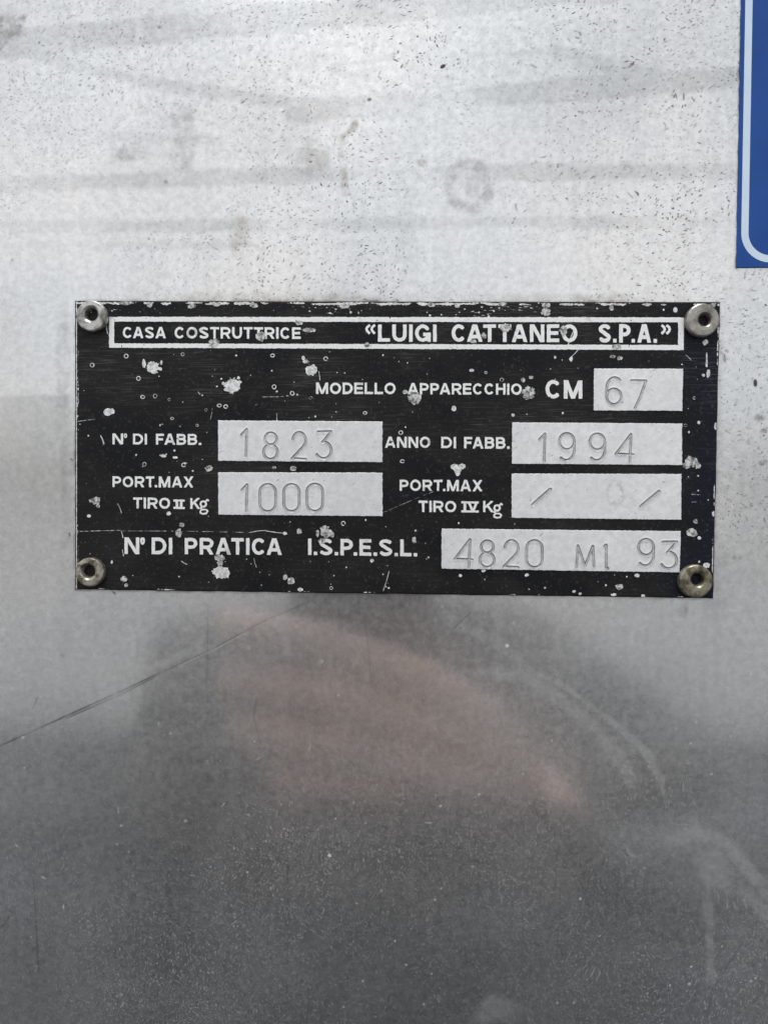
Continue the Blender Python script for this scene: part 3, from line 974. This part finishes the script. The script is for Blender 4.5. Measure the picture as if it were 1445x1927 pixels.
def field(corners, digits, label, seed, smudge=None):
    """a bare metal field; the stamped strokes are real grooves"""
    (ax, ay), (bx, by), (c_x, c_y), (dx, dy) = corners                # tl tr br bl
    nu, nv = int((bx - ax) / 0.62), int((dy - ay) / 0.62)
    U, W_ = np.meshgrid(np.linspace(0, 1, nu), np.linspace(0, 1, nv))
    X = (ax * (1 - U) + bx * U) * (1 - W_) + (dx * (1 - U) + c_x * U) * W_
    Y = (ay * (1 - U) + by * U) * (1 - W_) + (dy * (1 - U) + c_y * U) * W_
    # ragged outline
    e1, e2 = vnoise((1, nu), 5, seed), vnoise((1, nu), 5, seed + 1)
    f1, f2 = vnoise((nv, 1), 5, seed + 2), vnoise((nv, 1), 5, seed + 3)
    Y = Y + 0.45 * e1 * (1 - W_) + 0.45 * e2 * W_
    X = X + 0.45 * f1 * (1 - U) + 0.45 * f2 * U
    D = np.full(X.shape, 20.0)
    G = np.full(X.shape, 20.0)
    for dg in digits:
        c, x0, x1, y0, y1 = dg[:5]
        for pts in digit(c, x0 + 2.2, x1 - 2.2, y0 + 2.2, y1 - 2.2):
            wide = 5.2 if c in '/' else 3.7
            T = np.full(X.shape, 20.0)
            for a, b in zip(pts, pts[1:]):
                L = math.hypot(b[0] - a[0], b[1] - a[1])
                if L < 1e-6: continue
                t = np.clip(((X - a[0]) * (b[0] - a[0]) + (Y - a[1]) * (b[1] - a[1])) / L / L, 0, 1)
                d = np.hypot(X - a[0] - t * (b[0] - a[0]), Y - a[1] - t * (b[1] - a[1])) - wide / 2
                T = np.minimum(T, d)
            D = np.minimum(D, T)
    st = lambda x, a, b: (lambda t: t * t * (3 - 2 * t))(np.clip((x - a) / (b - a), 0, 1))
    depth = 0.00011 * st(D, 0.5, -1.2)
    lip = 0.00004 * np.exp(-((D - 1.6) / 1.5) ** 2)
    und = 0.000012 * vnoise(X.shape, 60, seed + 5)
    nA, nB = vnoise(X.shape, 6, seed + 6), vnoise(X.shape, 28, seed + 7)
    wall = np.exp(-((D + 0.2) / 0.95) ** 2)
    dirt = np.clip(wall * (0.92 + 0.22 * nB + 0.25 * nA), 0, 1)
    dirt = np.maximum(dirt, 0.32 * st(D, 0, -1.2))
    if smudge:
        for (x, y, rx, ry, s) in smudge:
            q = np.hypot((X - x) / rx, (Y - y) / ry) + 0.25 * nA
            dirt = np.maximum(dirt, s * np.exp(-((q - 1) / 0.16) ** 2) * (0.6 + 0.5 * nA))
    dirt = np.maximum(dirt, 0.8 * st(vnoise(X.shape, 4, seed + 9), 0.93, 0.99))
    H = H_FRONT + 0.00016 - depth + lip + und
    Vt = np.zeros((X.size, 3))
    P0 = unproj(X, Y, 0.0); P1 = unproj(X, Y, 0.001)
    Vt = P0 + (P1 - P0) * (H.ravel()[:, None] / 0.001)
    ii = np.arange(X.size).reshape(X.shape)
    q = np.stack([ii[:-1, :-1].ravel(), ii[1:, :-1].ravel(), ii[1:, 1:].ravel(), ii[:-1, 1:].ravel()], 1)
    rim = np.concatenate([ii[0, :], ii[1:, -1], ii[-1, -2::-1], ii[-2:0:-1, 0]])
    nr = len(rim)
    low = P0[rim] + (P1[rim] - P0[rim]) * ((H_FRONT - 0.0003) / 0.001)
    lo = X.size + np.arange(nr)
    sk = np.stack([rim, np.roll(rim, -1), np.roll(lo, -1), lo], 1)
    o = mesh_obj('data_field', np.concatenate([Vt, low]), np.concatenate([q, sk]).tolist(), MAT_FIELD, plate)
    at = o.data.attributes.new('dirt', 'FLOAT', 'POINT')
    at.data.foreach_set('value', np.concatenate([dirt.ravel(), np.zeros(nr)]).astype(np.float32))
    o['label'] = label
    return o


field([(1117.2, 693.4), (1284.8, 694), (1283, 773.2), (1116.5, 772.4)],
      [('6', 1138.8, 1170.6, 708.7, 763.5), ('7', 1185.5, 1217, 712.6, 770.8)], 'silver field stamped 67', 101)
field([(410.7, 791.2), (719.6, 793.7), (719.6, 869.7), (411, 867.2)],
      [('1', 452.3, 467.5, 806, 861), ('8', 494, 524.5, 812, 866.4), ('2', 547, 577.6, 811.6, 866.8), ('3', 593.4, 625.6, 810.2, 865.4)], 'silver field stamped 1823', 111)
field([(410.6, 888.9), (719.6, 889.6), (719.8, 971.4), (411.4, 968.6)],
      [('1', 453.4, 468.2, 910, 964.5), ('0', 487, 521, 909.6, 965), ('0', 532, 565.4, 909.6, 964.8), ('0', 575.6, 609.6, 909, 964.6)], 'silver field stamped 1000', 121)
field([(963.3, 795), (1282.8, 797), (1282.8, 875.2), (962.8, 872.6)],
      [('1', 1012.6, 1028, 814.6, 870), ('9', 1050, 1082.4, 813.6, 868.6), ('9', 1107, 1139.8, 814.6, 868.8), ('4', 1156.5, 1193.6, 815.2, 872.4)], 'silver field stamped 1994', 131)
field([(962.4, 891.3), (1281.6, 892), (1281, 978.2), (962.4, 974.4)],
      [('/', 1000, 1037.4, 919, 952.4), ('/', 1203, 1241.6, 923, 956)], 'silver field stamped with two slashes', 141,
      [(1157, 928, 15, 22, 0.32), (1180, 946, 17, 10, 0.14)])
field([(830.8, 995), (1280.3, 999.6), (1278, 1077.2), (830.6, 1070.2)],
      [('4', 853.5, 891, 1013.2, 1070), ('8', 900.2, 932, 1015.2, 1069.8), ('2', 945, 977, 1015, 1070.2), ('0', 988.4, 1022, 1015.2, 1070.2),
       ('M', 1080.6, 1120, 1025, 1070.4), ('I', 1133, 1146, 1023.4, 1073), ('9', 1198.6, 1231.4, 1012.8, 1067), ('3', 1241, 1275, 1017.6, 1072.4)],
      'silver field stamped 4820 MI 93', 151)

# --- chips in the black enamel (bare metal shows) and grey droplets of deposit
xs, ys, X, Y = grid(140, 1357, 563, 1130, 0.6)
chip = np.full(X.shape, 9.0)
depo = np.full(X.shape, 9.0)
chN = vnoise(X.shape, 7, 41) * 0.6 + vnoise(X.shape, 3.5, 42) * 0.4


def spot(F, x, y, rx, ry, n=0.32):
    pad = max(rx, ry) * 1.8 + 3
    j0, j1 = np.searchsorted(xs, [x - pad, x + pad]); i0, i1 = np.searchsorted(ys, [y - pad, y + pad])
    if j1 <= j0 or i1 <= i0: return
    d = (np.hypot((X[i0:i1, j0:j1] - x) / rx, (Y[i0:i1, j0:j1] - y) / ry) - 1 + n * chN[i0:i1, j0:j1]) * min(rx, ry)
    F[i0:i1, j0:j1] = np.minimum(F[i0:i1, j0:j1], d)


def ringlet(F, x, y, r, w):
    stroke_sdf(F, X, Y, arc(x, y, r, r * random.uniform(0.75, 1.1), random.uniform(0, 90), random.uniform(330, 430), 12), w, False)


for x, y, rx, ry in ((288, 691, 11, 11.5), (271.5, 684, 4, 8), (304, 682, 2, 4), (301, 694, 4, 3), (438, 726, 14, 14), (420, 721, 3, 3), (449, 711, 3, 3), (424, 733, 2.5, 2.5),
                     (453, 719, 2, 2), (417, 713, 2, 2), (203, 776, 8, 7), (212, 774, 4, 5), (586, 696, 10, 10), (571, 674, 3, 4), (855, 878, 7, 6), (868, 878, 7, 6), (861, 883, 9, 7), (861, 890, 4, 5),
                     (416, 1077, 16, 12), (1326, 644, 5, 5), (1332, 702, 3.5, 8), (1323, 706, 2.5, 2.5), (1329, 684, 1.8, 9), (1329, 668, 1.5, 7), (318, 967, 4.5, 4), (306, 1113, 3, 2),
                     (565, 1110, 5, 3.6), (854, 769, 4, 4.6), (965, 781, 3, 3), (329, 861, 5, 2), (308, 858, 5, 3), (168, 971, 4, 2.6), (1270, 583, 4, 5), (1248, 583, 2, 2), (1329, 1064, 6, 5.5), (1315, 1057, 2.4, 2.4),
                     (1080, 1113, 3.6, 2.4), (1091, 1117, 2.6, 2.6), (910, 1074, 4, 3), (1210, 1122, 4, 3), (866, 1083, 3, 3), (991, 1082, 4, 3), (1314, 795, 3, 3), (1198, 1083, 6, 3.5), (536, 1004, 4, 3),
                     (1154, 1119, 4.5, 2.5), (1346, 802, 3, 6), (1342, 967, 3, 4), (1307, 1006, 4, 2.5), (1315, 1012, 3, 3), (1074, 676, 3, 5), (1044, 673, 2, 3), (887, 697, 4, 2.5)):
    spot(chip, x, y, rx, ry)
for x, y, rx, ry in ((994, 739, 14, 14), (780, 749, 14, 13), (762, 738, 6, 4), (491, 633, 11, 10), (403, 646, 11, 9), (582, 621, 14, 6), (562, 607, 8, 6), (690, 649, 5, 5), (612, 1000, 12, 13), (598, 1003, 3.5, 8), (625, 1006, 4, 8), (606, 1018, 7, 6),
                     (563, 1000, 6, 6), (393, 882, 9, 7), (552, 882, 8, 5.5), (516, 880, 4, 3), (342, 988, 6, 5), (337, 1004, 6, 9), (180, 942, 12, 7), (185, 953, 5, 4), (234, 1090, 7, 6), (238, 1101, 4, 4),
                     (410, 1050, 6, 7), (419, 1050, 5, 6), (415, 1060, 7, 6), (537, 1087, 5, 6), (548, 1093, 7, 7), (779, 1016, 5, 7), (1300, 868, 13, 12), (1291, 876, 8, 8), (1312, 876, 6, 7), (1301, 1002, 11, 9), (1165, 1104, 9, 6), (1308, 981, 5, 5),
                     (891, 642, 7, 5), (910, 632, 6, 7), (1160, 652, 11, 5), (952, 617, 12, 9), (1060, 622, 8, 10), (1026, 587, 11, 8), (945, 571, 9, 6), (860, 576, 5, 5), (362, 576, 9, 5), (238, 570, 14, 5), (281, 574, 6, 5), (408, 573, 8, 4),
                     (478, 575, 8, 5), (648, 576, 10, 6), (812, 573, 8, 5), (1028, 575, 9, 6), (700, 1055, 4, 4), (1152, 671, 6, 4), (1165, 674, 6, 5), (984, 715, 5, 5), (999, 710, 5, 4), (576, 680, 7, 4), (1150, 580, 5, 6), (1340, 575, 9, 4)):
    spot(depo, x, y, rx * 0.86, ry * 0.86, 0.4)
BUSY = [(205, 596, 1286, 659), (590, 715, 1100, 755), (1112, 690, 1288, 777), (205, 810, 385, 842), (406, 788, 724, 975), (720, 816, 1288, 980), (205, 892, 400, 970), (750, 898, 950, 976), (230, 1005, 790, 1050), (826, 992, 1284, 1081)]


def free(x, y): return not any(a < x < c and b < y < d for a, b, c, d in BUSY)


for k in range(300):
    x, y = random.uniform(146, 1348), random.uniform(572, 1112)
    if not free(x, y): continue
    r = random.choice((0.7, 0.8, 0.9, 1.0, 1.2, 1.5, 1.9))
    spot(chip, x, y, r, r * random.uniform(0.7, 1.3), 0.3)
for k in range(26):
    x, y = random.uniform(150, 1345), random.uniform(660, 1110)
    if free(x, y):
        ringlet(depo if k % 3 else chip, x, y, random.uniform(2.0, 3.6), random.uniform(0.8, 1.3))
for x, y in ((238, 696 - 26), (269, 747), (261, 712), (425, 765), (513, 669), (516, 728), (550, 740), (425 - 12, 763), (174, 687), (754, 814), (346, 875), (613, 675), (646, 985), (757, 868)):
    ringlet(chip, x, y, 3.6, 1.5)
for a, b, w in (((147, 793), (180, 789), 1.0), ((150, 1000), (228, 998), 1.0), ((230, 999), (470, 1002), 0.7), ((470, 1002), (500, 998), 1.6), ((500, 999), (540, 1004), 1.8), ((229, 1000), (232, 1012), 1.6), ((231, 1035), (233, 1046), 1.6),
                ((732, 1075), (721, 1112), 1.2), ((521, 778), (520, 800), 1.4), ((494, 747), (548, 745), 0.9), ((1068, 650), (1079, 622), 2.4), ((1090, 655), (1074, 672), 1.6), ((400, 768), (396, 790), 0.8), ((600, 699), (602, 715), 1.6), ((373, 737), (377, 742), 1.5),
                ((190, 820), (196, 835), 3.0), ((222, 948), (229, 965), 1.6), ((720, 965), (815, 925), 0.6), ((1160, 760), (1180, 745), 0.7), ((201, 612), (203, 628), 2.4), ((480, 600), (470, 606), 1.2), ((345, 870), (352, 872), 1.2),
                ((478, 1050), (483, 1068), 0.9), ((342, 1056), (352, 1062), 1.6), ((1300, 930), (1322, 931), 0.8), ((1300, 945), (1318, 944), 0.7), ((1290, 668), (1300, 678), 1.2)):
    stroke_sdf(chip, X, Y, [a, ((a[0] + b[0]) / 2 + random.uniform(-1, 1), (a[1] + b[1]) / 2 + random.uniform(-1, 1)), b], w * 0.72, False)
# worn edges
wn1 = vnoise(X.shape, (9, 26), 43); wn2 = vnoise(X.shape, (60, 5), 44); wn3 = vnoise(X.shape, 5, 45)
topd = Y - (566.2 + (X - 142) * 0.0021)
chip = np.minimum(chip, np.maximum(np.abs(topd - 4.4) - 1.5 - 1.6 * wn1 - 1.3 * wn3, -0.4 - wn1 * 4))
chip = np.minimum(chip, np.maximum(np.abs(X - 147.6) - 0.5 - 0.8 * wn3, 1.2 - 3.5 * wn2))
chip = np.minimum(chip, np.abs(X - 144.6) - 0.75 - 0.35 * wn3)
botd = Y - (1109.2 + (X - 142) * 0.01402)
chip = np.minimum(chip, np.maximum(np.abs(botd + 2.2) - 0.5 - 0.7 * wn3, 2.6 - 4 * wn1))
rgt = X - (1354.0 - (Y - 568) * 0.0240)
chip = np.minimum(chip, np.maximum(np.abs(rgt + 2.2) - 0.7 - 0.9 * wn3, 1.8 - 4 * wn2))
sc_band = (topd > 8) & (topd < 30)
scr_n = vnoise(X.shape, (2.2, 9), 46) + 0.55 * vnoise(X.shape, (30, 90), 47)
chip = np.where(sc_band, np.minimum(chip, (1.12 - scr_n) * 4), chip)
keep = np.maximum(np.maximum(-topd - 0.5 + 1.5, botd + 1.2), np.maximum(143.4 - X, rgt + 1.2))
chip = np.maximum(chip, keep); depo = np.maximum(depo, keep)
V, faces = msquares(chip + 0.25 * chN, xs, ys, H_FRONT + 0.00003, H_FRONT - 0.00002)
o = mesh_obj('bare_chips', V, faces, MAT_CHIP, plate, smooth=False)
tag(o, 'bright bare metal chips and scratches in the black enamel', kind='stuff')
V, faces = msquares(depo, xs, ys, H_FRONT + 0.00011, H_FRONT - 0.00002)
o = mesh_obj('dried_droplets', V, faces, MAT_DEPOSIT, plate, smooth=False)
tag(o, 'grey dried droplets spattered over the plate', kind='stuff')


# --- rivets
def rivet(x, y, r, hx, hy, hr, mat, seed, label, pin_mat):
    s = 0.1335e-3
    c = unproj(x, y, H_FRONT + 0.0014)[0]; hcen = unproj(x + (hx - x) * 0.8, y + (hy - y) * 0.8, H_FRONT + 0.0014)[0]
    off = hcen - c
    R, Rh = r * s * 0.975, hr * s
    H = 0.0018
    prof = [(R * 0.97, 0.0, 0), (R, 0.0003, 0), (R, 0.00130, 0), (R * 0.975, 0.00160, .02), (R * 0.91, 0.00176, .1), (R * 0.80, H, .35), (R * 0.62, H + 0.00003, .7),
            (Rh * 1.42, H - 0.00002, 1), (Rh * 1.16, H - 0.00030, 1), (Rh * 1.0, 0.0007, 1), (Rh * 0.96, 0.00015, 1)]
    n = 56
    nz = np.random.default_rng(seed)
    lump = [nz.normal(0, 1, 6) for _ in prof]
    V = []
    for k, (rad, h, u) in enumerate(prof):
        for i in range(n):
            a = 2 * math.pi * i / n
            wob = 1 + 0.012 * sum(lump[min(k, 9) // 3 * 3][m] * math.cos((m + 1) * a + m) / (m + 1) for m in range(5))
            hh = h + (0.00003 * math.sin(3 * a + seed) + 0.00004 * math.sin(2 * a + 2 * seed) if 1 < k < 9 else 0)
            V.append((c[0] + off[0] * u + rad * wob * math.cos(a), -(H_FRONT + hh), c[2] + off[2] * u + rad * wob * math.sin(a)))
    Fc = []
    for k in range(len(prof) - 1):
        for i in range(n):
            j = (i + 1) % n
            Fc.append([k * n + i, k * n + j, (k + 1) * n + j, (k + 1) * n + i])
    o = mesh_obj('rivet', V, Fc, mat, plate, smooth=False)
    o['label'] = label
    bm = bmesh.new(); bm.from_mesh(o.data)
    bmesh.ops.recalc_face_normals(bm, faces=bm.faces); bm.to_mesh(o.data); bm.free()
    # broken pin stub at the bottom of the hole
    V = [(c[0] + off[0], -(H_FRONT + 0.00022), c[2] + off[2])]
    for i in range(24):
        a = 2 * math.pi * i / 24
        V.append((c[0] + off[0] + Rh * 0.9 * math.cos(a), -(H_FRONT + 0.00016), c[2] + off[2] + Rh * 0.9 * math.sin(a)))
    Fc = [[0, 1 + i, 1 + (i + 1) % 24] for i in range(24)]
    p = mesh_obj('rivet_pin', V, Fc, pin_mat, o)
    p.parent = o
    p.matrix_parent_inverse = Matrix.Translation(-Vector(plate.location))
    return o


RUST = plain('rusty_pin', (0.012, 0.010, 0.008), (0.06, 0.030, 0.014), 900, 0.85)
HOLE_SHADE = plain('hole_shade_black', (0.006, 0.006, 0.006), (0.02, 0.018, 0.015), 900, 0.9)  # near-black colour painted in for the shade inside the hole
rivet(173, 594.8, 29.5, 172.8, 590.6, 11, rivet_material('dull_zinc', (0.56, 0.56, 0.54), (0.20, 0.195, 0.18), 0.7), 1, 'dull silver pop rivet', RUST)
rivet(1321, 602.5, 31, 1326, 602, 9.8, rivet_material('chalky_zinc', (0.36, 0.35, 0.32), (0.20, 0.19, 0.17), 0.45), 2, 'chalky grey pop rivet', HOLE_SHADE)
rivet(169.5, 1076.5, 28, 167, 1074.6, 11.5, rivet_material('brown_tarnish', (0.46, 0.435, 0.37), (0.14, 0.12, 0.085), 0.8), 3, 'brown tarnished pop rivet', HOLE_SHADE)
rivet(1308.5, 1094, 31.5, 1312, 1090, 10.5, rivet_material('olive_tarnish', (0.34, 0.315, 0.24), (0.12, 0.105, 0.07), 0.7), 4, 'olive tarnished pop rivet', HOLE_SHADE)

# ------------------------------------------------------------------ blue sign at the right edge
P0 = unproj(1384, 504.5, 0)[0]; P1 = unproj(1392.8, 0, 0)[0]
up = (P1 - P0) / np.linalg.norm(P1 - P0); rt = np.array([up[2], 0, -up[0]])
SW, SH, ST = 0.105, 0.150, 0.0005
sign = empty('blue_sign', tuple(P0 + rt * SW / 2))
tag(sign, 'blue vinyl sign with a pale rounded border line at the upper right', 'sign')


def sp(a, b, h): return tuple(P0 + rt * a + up * b + np.array([0, -h, 0]))


rs = np.random.default_rng(5)
ringp = []
nL = 70
for i in range(nL): ringp.append((rs.uniform(-0.00010, 0.00012), SH * (1 - i / nL)))
for i in range(20): ringp.append((SW * i / 20, rs.uniform(-0.00003, 0.00003)))
ringp += [(SW, 0), (SW, SH)]
V = [sp(a, b, 0.0001) for a, b in ringp] + [sp(a, b, ST - 0.0001) for a, b in ringp] + [sp(min(max(a + 0.00012, 0.00012), SW - .00012), max(b, 0.0001) if b < SH / 2 else b - 0.0001, ST) for a, b in ringp]
n = len(ringp); Fc = []
for k in range(2):
    for i in range(n):
        j = (i + 1) % n
        Fc.append([k * n + i, k * n + j, (k + 1) * n + j, (k + 1) * n + i])
Fc.append(list(range(2 * n, 3 * n)))
o = mesh_obj('sign_face', V, Fc, MAT_BLUE, sign, smooth=False)
bm = bmesh.new(); bm.from_mesh(o.data); bmesh.ops.recalc_face_normals(bm, faces=bm.faces); bm.to_mesh(o.data); bm.free()


def rrect(x0, y0, x1, y1, r, m=14):
    P = []
    for cx_, cy_, a in ((x1 - r, y1 - r, 0), (x0 + r, y1 - r, 90), (x0 + r, y0 + r, 180), (x1 - r, y0 + r, 270)):
        P += arc(cx_, cy_, r, r, a, a + 90, m)
    return P


e0, wd = 0.00090, 0.00172
A = rrect(e0, 0.00115, SW - e0, SH - e0, 0.0072); Bq = rrect(e0 + wd, 0.00115 + wd, SW - e0 - wd, SH - e0 - wd, 0.0055)
n = len(A)
V = [sp(a, b, ST - 0.00005) for a, b in A] + [sp(a, b, ST + 0.00006) for a, b in A] + [sp(a, b, ST + 0.00006) for a, b in Bq] + [sp(a, b, ST - 0.00005) for a, b in Bq]
Fc = []
for k in range(3):
    for i in range(n):
        j = (i + 1) % n
        Fc.append([k * n + i, k * n + j, (k + 1) * n + j, (k + 1) * n + i])
o = mesh_obj('border_line', V, Fc, MAT_STRIPE, sign, smooth=False)
bm = bmesh.new(); bm.from_mesh(o.data); bmesh.ops.recalc_face_normals(bm, faces=bm.faces); bm.to_mesh(o.data); bm.free()

# ------------------------------------------------------------------ photographer, who shows only as a dull reflection in the metal
SKIN = plain('skin', (0.58, 0.42, 0.355), (0.66, 0.485, 0.42), 60, 0.55)
JACKET = plain('grey_jacket', (0.13, 0.135, 0.143), (0.17, 0.175, 0.183), 90, 0.9)
TROUSER = plain('dark_trousers', (0.022, 0.023, 0.028), (0.035, 0.036, 0.042), 90, 0.9)
HAIR = plain('dark_hair', (0.015, 0.011, 0.008), (0.03, 0.022, 0.016), 200, 0.6)
SHOE = plain('dark_shoes', (0.02, 0.018, 0.016), (0.03, 0.027, 0.024), 90, 0.5)


def mirrored(x, y, d):
    """where something d metres in front of the wall stands if its reflection shows at x, y"""
    p = unproj(x, y, -d)[0]
    return Vector((p[0], -d, p[2]))


def skin(points, edges, radii, root, levels=2):
    me = bpy.data.meshes.new('tmp')
    me.from_pydata([tuple(p) for p in points], edges, [])
    ob = bpy.data.objects.new('tmp', me)
    col.objects.link(ob)
    md = ob.modifiers.new('s', 'SKIN'); md.use_smooth_shade = True
    sv = me.skin_vertices[0].data
    for i, r in enumerate(radii):
        sv[i].radius = r if isinstance(r, tuple) else (r, r)
        sv[i].use_root = i == root
    sb = ob.modifiers.new('b', 'SUBSURF'); sb.levels = levels; sb.render_levels = levels
    dg = bpy.context.evaluated_depsgraph_get()
    res = bpy.data.meshes.new_from_object(ob.evaluated_get(dg))
    bpy.data.objects.remove(ob); bpy.data.meshes.remove(me)
    return res


wrist = mirrored(1150, 1700, 0.185); wrist.y = -0.192
elbow = Vector((0.30, -0.42, 1.30))
B = [(0, -.60, .98), (0, -.61, 1.14), (0, -.60, 1.30), (0, -.59, 1.42), (0, -.575, 1.475), (0, -.57, 1.55), (0, -.565, 1.63), (0, -.565, 1.69),   # 0-7 trunk, neck, head
     (.17, -.59, 1.41), tuple(elbow), tuple(wrist),                                     # 8-10 right arm
     (-.17, -.59, 1.41), (-.24, -.60, 1.12), (-.22, -.50, .90), (-.22, -.45, .82),       # 11-14 left arm hanging
     (.09, -.60, .90), (.10, -.59, .50), (.10, -.62, .09), (.11, -.48, .035),              # 15-18 right leg
     (-.09, -.60, .90), (-.10, -.59, .50), (-.10, -.62, .09), (-.11, -.48, .035)]          # 19-22 left leg
E_ = [(0, 1), (1, 2), (2, 3), (3, 4), (4, 5), (5, 6), (6, 7), (3, 8), (8, 9), (9, 10), (3, 11), (11, 12), (12, 13), (13, 14),
      (0, 15), (15, 16), (16, 17), (17, 18), (0, 19), (19, 20), (20, 21), (21, 22)]
Rr = [(.155, .11), (.145, .10), (.165, .11), (.14, .09), .058, (.07, .09), (.078, .098), (.06, .075), .065, .048, .030, .065, .048, .030, .035,
      .085, .062, .045, .035, .085, .062, .045, .035]
B = [(x - 0.04, y, z) if i not in (9, 10) else (x, y, z) for i, (x, y, z) in enumerate(B)]
parts = [skin(B, E_, Rr, 0)]
# right hand: four fingers closed round the back of the phone, thumb behind it
FING = [((905, 1345), (790, 1280), (600, 1203), (395, 1176)), ((930, 1395), (800, 1360), (600, 1300), (400, 1276)),
        ((950, 1470), (810, 1448), (620, 1395), (420, 1370)), ((970, 1550), (840, 1545), (690, 1495), (500, 1458))]
palm = [wrist, mirrored(1080, 1560, 0.188), mirrored(1010, 1440, 0.186)]
hp = [tuple(p) for p in palm]; he = [(0, 1), (1, 2)]; hr_ = [(.026, .018), (.036, .012), (.034, .012)]
parts.append(skin(hp, he, hr_, 0))
for f in FING:
    P = [mirrored(x, y, d) for (x, y), d in zip([(1000, 1455)] + list(f), (0.188, 0.180, 0.176, 0.178, 0.184))]
    parts.append(skin([tuple(p) for p in P], [(i, i + 1) for i in range(4)], [.0135, .0128, .0124, .0118, .0095], 0))
T0 = mirrored(960, 1490, 0.196)
parts.append(skin([tuple(T0), (T0.x - .018, -.212, T0.z + .022), (T0.x - .040, -.222, T0.z + .040), (T0.x - .062, -.222, T0.z + .048)], [(0, 1), (1, 2), (2, 3)], [.011, .011, .0105, .009], 0))
bm = bmesh.new()
for p in parts:
    bm.from_mesh(p)
# face: nose, brow and ears
for (x, y, z, sx, sy, sz) in ((0, -.462, 1.600, .013, .016, .022), (.075, -.565, 1.61, .008, .018, .03), (-.075, -.565, 1.61, .008, .018, .03), (0, -.470, 1.560, .024, .008, .006)):
    bmesh.ops.create_uvsphere(bm, u_segments=12, v_segments=8, radius=1, matrix=Matrix.Translation((x - 0.04, y, z)) @ Matrix.Diagonal((sx, sy, sz, 1)))
person_o = bm_obj('person', bm, [SKIN, JACKET, TROUSER, SHOE])
cuff = mirrored(1060, 1480, 0.185).x
for p in person_o.data.polygons:
    c = p.center
    d_arm = (Vector(c) - wrist).length
    if c.z < 0.11: p.material_index = 3
    elif c.z < 0.98 and not (abs(c.x + 0.04) > 0.185): p.material_index = 2
    elif c.z > 1.50 and c.y < -0.43 and abs(c.x + 0.04) < .12: p.material_index = 0
    elif c.y > -0.24 and c.z > wrist.z + 0.056 and c.x < cuff - 0.6 * (c.z - wrist.z - 0.09): p.material_index = 0
    elif c.z < 0.90 and abs(c.x + 0.04) > 0.185: p.material_index = 0
    else: p.material_index = 1
tag(person_o, 'person in grey jacket and dark trousers holding up a phone before the metal panel', 'person')
bm = bmesh.new()
bmesh.ops.create_uvsphere(bm, u_segments=28, v_segments=18, radius=1, matrix=Matrix.Translation((-0.04, -.578, 1.655)) @ Matrix.Diagonal((.088, .105, .092, 1)))
bmesh.ops.delete(bm, geom=[v for v in bm.verts if v.co.y > -.50 and v.co.z < 1.68], context='VERTS')
h = bm_obj('hair', bm, HAIR, person_o)
# phone
cw = to_world(CAM)[0]
bm = bmesh.new()
pts = rrect(-0.060, -0.133, 0.0115, 0.0125, 0.011, 8)
lo = [bm.verts.new((cw[0] + a, cw[1] - 0.006, cw[2] + b)) for a, b in pts]
hi = [bm.verts.new((cw[0] + a, cw[1] - 0.0138, cw[2] + b)) for a, b in pts]
bm.faces.new(lo); bm.faces.new(hi[::-1])
for i in range(len(pts)):
    j = (i + 1) % len(pts)
    bm.faces.new((lo[j], lo[i], hi[i], hi[j]))
bmesh.ops.recalc_face_normals(bm, faces=bm.faces)
ph = bm_obj('phone', bm, plain('black_glass', (0.010, 0.010, 0.012), (0.014, 0.014, 0.016), 40, 0.15), smooth=False)
tag(ph, 'black phone held upright in the hand of the person', 'phone')
